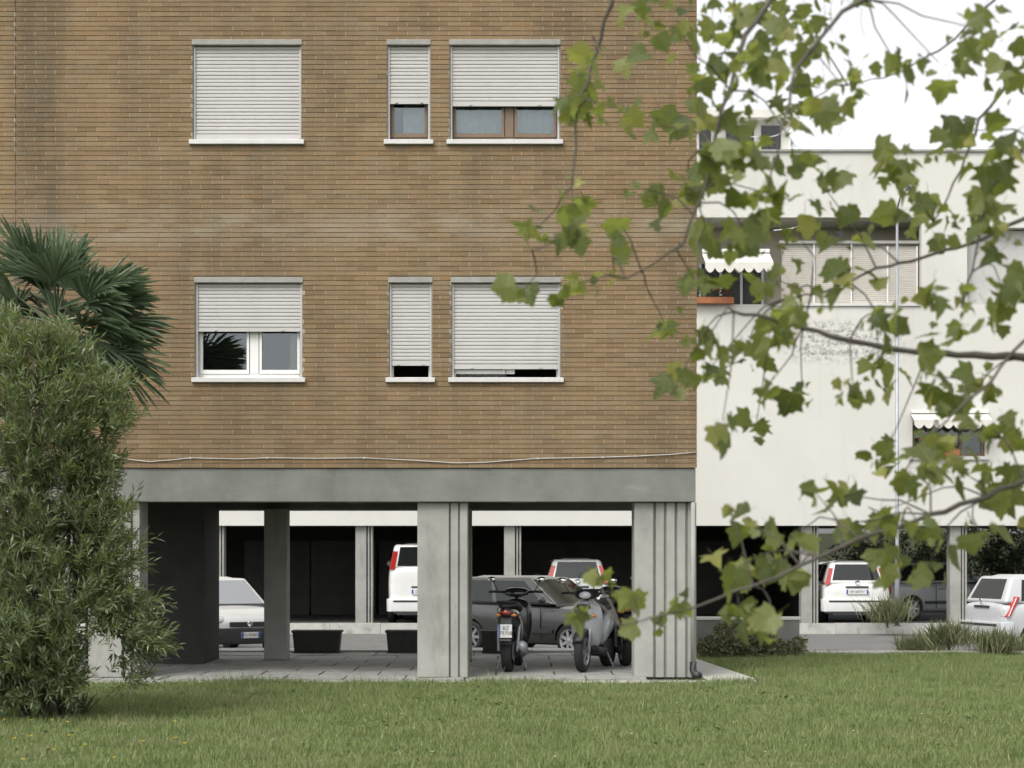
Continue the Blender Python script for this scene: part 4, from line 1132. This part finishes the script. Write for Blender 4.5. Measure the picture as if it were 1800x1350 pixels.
# ---- oleander at the left, in front of the facade
OD = 18.4
OB = on(70, OD, LAWN_Z)
ol = empty('oleander', OB, 0, 'tall bushy oleander with narrow grey green leaves against the brick wall at left', 'shrub')
def obound(Y):
    ys = [575, 615, 700, 740, 780, 830, 900, 1000, 1060, 1110, 1150, 1190]; xs = [20, 110, 190, 200, 182, 165, 182, 212, 226, 235, 250, 205]
    return float(np.interp(Y, ys, xs))
N = 6000
base_l, dir_l = [], []
stems = MB()
root = np.array([0, 0, 0.])
def op(X, Y, d): return at(X, Y, d) - OB
for i in range(13):
    X = random.uniform(-90, 210); Yt = random.uniform(640, 900); d = OD + random.uniform(-.7, .7)
    b0 = op(random.uniform(20, 160), 1212, OD + random.uniform(-.1, .5)); b0.z = 0
    t = op(X, Yt, d); mid = b0.lerp(t, .55) + Vector((random.uniform(-.15,.15), random.uniform(-.1,.1), .1))
    q = MB(); q.tube([b0, b0.lerp(mid, .5), mid, mid.lerp(t, .5), t], [.028, .022, .017, .011, .006], 6); q.build('stem', M['bark'], ol, smooth=True)
for i in range(N):
    Y = random.uniform(575, 1205); bx = obound(Y)
    bx += 16*math.sin(Y*.085) + 11*math.sin(Y*.21 + 1) - 12
    X = bx - abs(random.gauss(0, 1)) ** 1.1 * 130 if random.random() < .45 else random.uniform(-120, bx)
    spur = random.random() < .10
    if spur: X = bx + random.uniform(-5, 26)
    if not spur and math.sin(X*.055 + Y*.031) * math.sin(Y*.047 - X*.021) > .52: continue
    if X < -260: continue
    if Y > 1120 and 130 < X < 215 and random.random() < .93: continue     # gap where the column shows
    if Y > 1130 and X < 135 and random.random() < (Y - 1150) * .012: continue
    rim = (bx - X) / 300
    d = OD + random.uniform(-1.0, .9) * min(1, .35 + rim)
    p = op(X, Y, d)
    out = np.array([(X - 60) / 240 + random.gauss(0, .4), -.45 + random.gauss(0, .5), .75 + random.gauss(0, .4)])
    if Y > 1040 and X > 180: out[2] -= .7
    out /= np.linalg.norm(out)
    L_sh = random.uniform(.10, .22) * (1.5 if spur else 1); nl = random.randint(8, 12)
    for k in range(nl):
        t = k / nl
        bpos = np.array(p) + out * L_sh * t
        a = k * 2.4 + random.uniform(-.4, .4)
        u = np.cross(out, [.3, .5, .81]); u /= np.linalg.norm(u); v = np.cross(out, u)
        rad = u*math.cos(a) + v*math.sin(a)
        base_l.append(bpos); dir_l.append(out * random.uniform(.5, 1.0) + rad * random.uniform(.5, .9) * (1 - .5*t))
for i in range(900):
    X, Y = random.uniform(-70, 138), random.uniform(1095, 1238)
    p = np.array(op(X, Y, OD + random.uniform(-.5, .3)))
    out = norm(np.array([random.gauss(0, .6), -.5 + random.gauss(0, .4), random.gauss(.3, .5)]))
    for k in range(9):
        a = k * 2.4; u = np.cross(out, [.3, .5, .81]); u /= np.linalg.norm(u); v = np.cross(out, u)
        base_l.append(p + out * .15 * k / 9); dir_l.append(out * random.uniform(.5, 1) + (u*math.cos(a) + v*math.sin(a)) * random.uniform(.5, .9))
base_l = np.array(base_l); dir_l = np.array(dir_l); n = len(base_l)
lv = lance(base_l, dir_l, RNG.uniform(.075, .125, n), RNG.uniform(.014, .024, n), RNG.uniform(-1.2, 1.2, n))
o = blade_mesh('foliage', lv, M['oleander'], ol); o['kind'] = 'stuff'

# ---- fan palm in front of it
PB = on(20, 19.7, LAWN_Z)
pal = empty('fan_palm', PB, 0, 'fan palm with stiff pointed blades and fibrous trunk at the far left', 'palm')
crown = at(100, 560, 20.6) - PB
tr_p = [Vector((0,0,0)), Vector((.02,0,.5)), Vector((.0,.05,1.4)), Vector((.02,.2,2.4)), crown + Vector((-.05, .02, -.25))]
m = MB(); m.tube(tr_p, [.19, .17, .14, .13, .12], 14); m.build('trunk', M['palmtrunk'], pal, smooth=True)
fb = []
for i in range(420):
    t = random.random() ** .8; k = min(3, int(t*4)); q = tr_p[k].lerp(tr_p[k+1], t*4-k); a = random.uniform(0, 2*math.pi)
    b = np.array(q) + np.array([math.cos(a), math.sin(a), 0])*.15
    fb.append((b, np.array([math.cos(a)*.5, math.sin(a)*.5, random.uniform(-1.0, .9)])))
B_ = np.array([f[0] for f in fb]); D_ = np.array([f[1] for f in fb])
o = blade_mesh('trunk_fibre', lance(B_, D_, RNG.uniform(.08, .22, len(B_)), RNG.uniform(.008, .02, len(B_)), RNG.uniform(-1, 1, len(B_))), M['palmtrunk'], pal); o['kind'] = 'stuff'
def frond(center, direc, pet, blade, nb, spread, mat, name='frond'):
    d = Vector(direc).normalized(); side = d.cross(Vector((.05,.1,1))).normalized(); nr = side.cross(d).normalized()
    roll = random.uniform(-.9, .9); side, nr = side*math.cos(roll) + nr*math.sin(roll), nr*math.cos(roll) - side*math.sin(roll)
    hub = center + d*pet
    m = MB(); m.tube([center, center.lerp(hub, .5) + Vector((0,0,.02)), hub], [.016, .012, .008], 5, False)
    for i in range(nb):
        a = spread * ((i + .5)/nb*2 - 1)
        bd = (d*math.cos(a) + side*math.sin(a) + nr*random.uniform(-.10,.10)).normalized()
        l = blade * (1 - .28*(abs(a)/spread)**2) * random.uniform(.88, 1.08); w = .019
        s2 = bd.cross(nr).normalized(); dr = Vector((0,0,-1))
        p0 = hub; p1 = hub + bd*l*.45 + dr*l*.02; p2 = hub + bd*l*.8 + dr*l*.07; p3 = hub + bd*l + dr*l*.15
        m.add([p0 + s2*.004, p0 - s2*.004, p1 - s2*w, p2 - s2*w*.7, p3, p2 + s2*w*.7, p1 + s2*w, p1 - nr*.010], [(0,1,2,7), (0,7,6), (7,2,3,4), (7,4,5,6)])
    me = bpy.data.meshes.new(name); me.from_pydata(m.v, [], m.f); me.update()
    return link(name, me, mat, pal)
for i in range(46):
    az = random.uniform(-1.1, .7) if i < 22 else random.uniform(0, 6.28)
    el = random.uniform(-.75, .75) if i < 22 else random.uniform(-.1, 1.35)
    dv = (math.cos(el)*math.cos(az), math.cos(el)*math.sin(az)*.8, math.sin(el))
    frond(crown + Vector((0,0,random.uniform(-.15,.1))), dv, random.uniform(.35, .62), random.uniform(.55, .80), random.randint(20, 26), random.uniform(1.0, 1.45), M['palm'])
for i in range(7):
    az = random.uniform(-2.4, .8); dv = (math.cos(az), math.sin(az), -1.6)
    frond(crown + Vector((0,0,-.3)), dv, .35, .45, 14, .7, M['deadpalm'], 'dead_frond')
# spiky young plants at its foot and by the white car
def spiky(X, Y, d, z, nb, l, label, mat='palm', name='yucca'):
    p = on(X, d, z); e = empty(name, p, 0, label, 'plant')
    a = RNG.uniform(0, 2*math.pi, nb); el = RNG.uniform(.1, 1.35, nb)
    dr = np.stack([np.cos(el)*np.cos(a), np.cos(el)*np.sin(a), np.sin(el)], 1)
    o = blade_mesh('blades', lance(np.zeros((nb,3)) + RNG.normal(0,.02,(nb,3))*[1,1,0], dr, RNG.uniform(.6,1.1,nb)*l, RNG.uniform(.02,.03,nb), RNG.uniform(-.5,.5,nb)), M[mat], e); o['kind'] = 'stuff'
    m = MB(); m.tube([(0,0,-.02), (0,0,.10)], [.05,.03], 8); m.build('stem', M['palmtrunk'], e)
spiky(140, 1250, 18.6, LAWN_Z, 46, .34, 'small spiky plant in the lawn beside the palm trunk')
spiky(120, 1190, 21.9, LAWN_Z, 60, .42, 'dry yellowish tuft in front of the left column', 'deadpalm', 'dry_tuft')
spiky(362, 1150, 29.6, 0, 70, .40, 'dark spiky plant beside the pearl white car', 'hedge')

# ---- lawn grass
def grass(n, x0, x1, y0, y1, keep, hmin, hmax, name, label):
    x = RNG.uniform(x0, x1, n); y = RNG.uniform(y0, y1, n)
    k = keep(x, y); x, y = x[k], y[k]; n = len(x)
    f = np.sin(x*2.1 + 1.3*np.sin(y*1.7)) * np.sin(y*2.6 + np.sin(x*1.1)) + .5*np.sin(x*6.3 + y*4.1) * np.sin(y*7.7 - x*2.2)
    h = RNG.uniform(hmin, hmax, n) * (1 + .42*f) * np.where(RNG.random(n) < .04, 1.9, 1.0)
    a = RNG.uniform(0, 2*math.pi, n); lean = RNG.uniform(.1, .75, n) * h
    w = RNG.uniform(.0035, .0075, n)
    base = np.stack([x, y, np.full(n, LAWN_Z)], 1)
    sd = np.stack([np.cos(a), np.sin(a), np.zeros(n)], 1) * w[:, None]
    a2 = RNG.uniform(0, 2*math.pi, n)
    tip = base + np.stack([np.cos(a2)*lean, np.sin(a2)*lean, h], 1)
    tri = np.stack([base - sd, base + sd, tip], 1)
    o = blade_mesh(name, tri, M['grass']); tag(o, label, 'grass', kind='stuff')
    return o
def in_view(x, y):
    d = y + 24; return (np.abs(x) < .272*d + .35)
def dens(x, y):  # thin with distance so that near blades do not look sparse
    return in_view(x, y) & (RNG.random(len(x)) < np.clip(1.25 - (y + 10) * .045, .45, 1))
grass(430000, -7, 7, -10.6, -.76, dens, .028, .066, 'grass', 'short green lawn grass across the foreground')
def keep2(x, y):
    return in_view(x, y) & (x > 3.04 - np.clip(y, 0, 5) * .08) & (y < 5.70)
grass(120000, 2.5, 9.0, -.78, 5.72, keep2, .035, .08, 'grass', 'longer grass beside the path at right')
def keep3(x, y): return in_view(x, y)
grass(5000, -6.6, 3.1, -.86, -.66, keep3, .04, .10, 'grass', 'grass tufts growing over the edge of the concrete')
# clover-like weeds in the turf
nw = 2600
wx = RNG.uniform(-4.6, 4.6, nw); wy = RNG.uniform(-10.2, -1.2, nw); kk = in_view(wx, wy) & (np.sin(wx*1.7 + wy) * np.sin(wy*1.3 - wx*.6) > .15); wx, wy = wx[kk], wy[kk]; nw = len(wx)
a = RNG.uniform(0, 6.28, nw)
o = blade_mesh('weeds', lance(np.stack([wx, wy, np.full(nw, LAWN_Z + .02)], 1), np.stack([np.cos(a), np.sin(a), RNG.uniform(.2,.8,nw)], 1), RNG.uniform(.04,.08,nw), RNG.uniform(.02,.035,nw), RNG.uniform(-.4,.4,nw)), M['weed']); tag(o, 'broad leaved weeds scattered through the lawn', 'weeds', kind='stuff')
def flower(X, Y, kind):
    d = (CH - LAWN_Z - .07) * F / (Y - HY); p = at(X, Y, d)
    e = empty(kind, (p.x, p.y, LAWN_Z), 0, *( ('yellow dandelion flower in the lawn at the left', 'dandelion', 'dandelions in the lawn') if kind == 'dandelion' else ('tiny white daisy in the lawn', 'daisy', 'daisies in the lawn')))
    m = MB(); m.tube([(0,0,0), (.004,0,.035), (0,0,.068)], .002, 4, False); m.build('stalk', M['grass'], e)
    m = MB(); r = .016 if kind == 'dandelion' else .012
    for k in range(11):
        a_ = 2*math.pi*k/11; ca, sa = math.cos(a_), math.sin(a_); t_ = .22
        m.add([(0,0,.070), (ca*r*.8 - sa*r*t_, sa*r*.8 + ca*r*t_, .076), (ca*r*1.15, sa*r*1.15, .075), (ca*r*.8 + sa*r*t_, sa*r*.8 - ca*r*t_, .076)], [(0,1,2,3)])
    m.ball((0,0,.072), (r*.5, r*.5, r*.35), 8, 4); m.build('flower_head', M['dandelion' if kind == 'dandelion' else 'daisy'], e)
for X, Y in ((20,1246),(8,1265),(55,1266),(92,1266),(118,1269),(307,1268),(25,1298),(55,1294),(121,1293),(150,1309),(252,1303),(308,1297),(95,1318),(325,1307),(200,1332),(40,1335)): flower(X, Y, 'dandelion')
for X, Y in ((640,1240),(705,1255),(860,1262),(1010,1248),(1190,1236),(1110,1290),(760,1322),(975,1330),(1290,1270),(1420,1240),(1500,1285),(1620,1255),(480,1300),(1345,1322)): flower(X, Y, 'daisy')

# ---- ground cover bed and low wall beside the path, reeds and shrubs at right
lw = empty('low_wall', on(1315, 31.6, -.35), 0, 'low concrete wall with a pale coping behind the weedy bed', 'wall')
m = MB(); m.box(-.85, .85, 0, .16, 0, .80); m.build('wall_body', M['concrete'], lw)
m = MB(); m.box(-.87, .87, -.02, .18, .80, .85); m.build('coping', M['marble'], lw, bevel=.006)
nb = 5200
X_ = RNG.uniform(1228, 1412, nb); dd = RNG.uniform(28.6, 31.4, nb)
hh = np.clip(.10 + .33*np.exp(-((X_ - 1300)/70)**2) + .10*np.sin(X_*.09), .05, .5) * RNG.uniform(.15, 1.0, nb)
bs = np.stack([(X_ - CX)*dd/F, CYY + dd, LAWN_Z + hh], 1)
o = blade_mesh('ground_cover', lance(bs, RNG.normal(0, 1, (nb,3)) + [0,-.3,.2], RNG.uniform(.05,.13,nb), RNG.uniform(.03,.06,nb), RNG.uniform(-1,1,nb)), M['ivy']); tag(o, 'tangled ivy and weeds in the bed right of the corner column', 'ground cover', kind='stuff')
def clump(X, d, z, n, h, w, label, mat='reed', name='tall_grass'):
    e = empty(name, on(X, d, z), 0, label, 'plant')
    p = RNG.normal(0, w, (n,3)); p[:,2] = RNG.uniform(0, h*.25, n)
    dr = np.stack([RNG.normal(0,.45,n), RNG.normal(0,.45,n), np.ones(n)], 1)
    o = blade_mesh('blades', lance(p, dr, RNG.uniform(.5,1,n)*h, RNG.uniform(.012,.026,n), RNG.uniform(-1.5,1.5,n)), M[mat], e); o['kind'] = 'stuff'
    m = MB(); m.tube([(0,0,-.02), (0,0,h*.4)], [.03,.012], 6); m.build('stem', M['bark'], e)
clump(1618, 33.0, -.346, 700, .55, .16, 'pale tall grass clump at the road edge left of the silver car')
clump(1668, 31.5, LAWN_Z, 650, .50, .17, 'pale tall grass clump in the lawn in front of the silver car')
clump(1752, 29.6, LAWN_Z, 620, .46, .16, 'tall grass clump by the wheel of the silver car')
clump(1560, 43.6, -.15, 500, .8, .2, 'shrubby tall grass at the foot of the lamp post')
def shrub(X, d, z, rx, rz, n, label, name='shrub', s=.11):
    e = empty(name, on(X, d, z), 0, label, 'shrub', 'shrubs behind the white building')
    p = RNG.normal(0, 1, (n,3)); p = norm(p) * (RNG.random((n,1)) ** .4) * [rx, rx*.7, rz]
    lump = 1 + .22*np.sin(p[:,0]*5 + 2*np.cos(p[:,2]*4)) ; p *= lump[:,None]; p[:,2] += rz*.95; p = p[p[:,2] > .05]; n = len(p)
    o = blade_mesh('crown', lance(p, RNG.normal(0,1,(n,3)) + [0,-.4,.3], RNG.uniform(.6,1.3,n)*s, RNG.uniform(.45,.8,n)*s, RNG.uniform(-1,1,n)), M['hedge'], e); o['kind'] = 'stuff'
    for k in range(4):
        m = MB(); m.tube([(RNG.normal(0,.1),0,0), (RNG.normal(0,rx*.3),0,rz*.7), (RNG.normal(0,rx*.5),0,rz*1.3)], [.05,.03,.012], 6); m.build('trunk', M['bark'], e)
shrub(1520, 57, -.15, 1.0, 1.2, 5200, 'dark shrub seen past the white hatchback under the white building')
shrub(1640, 59, -.15, 1.5, 1.5, 6500, 'broad shrub behind the grey car under the white building')
shrub(1760, 57, -.15, 1.4, 1.6, 6500, 'leafy shrub behind the silver hatchback under the white building')
shrub(1880, 58, -.15, 1.5, 1.6, 5200, 'shrub at the right picture edge under the white building')
# garden wall that closes the view far behind
gw = MB(); gw.box(gx(1300), 60, 46, 46.25, -.42, 2.2); tag(gw.build('garden_wall', plain('garden_wall_render', (.075,.08,.05), .9, .15, 2)), 'pale garden wall far behind the shrubs', 'wall')
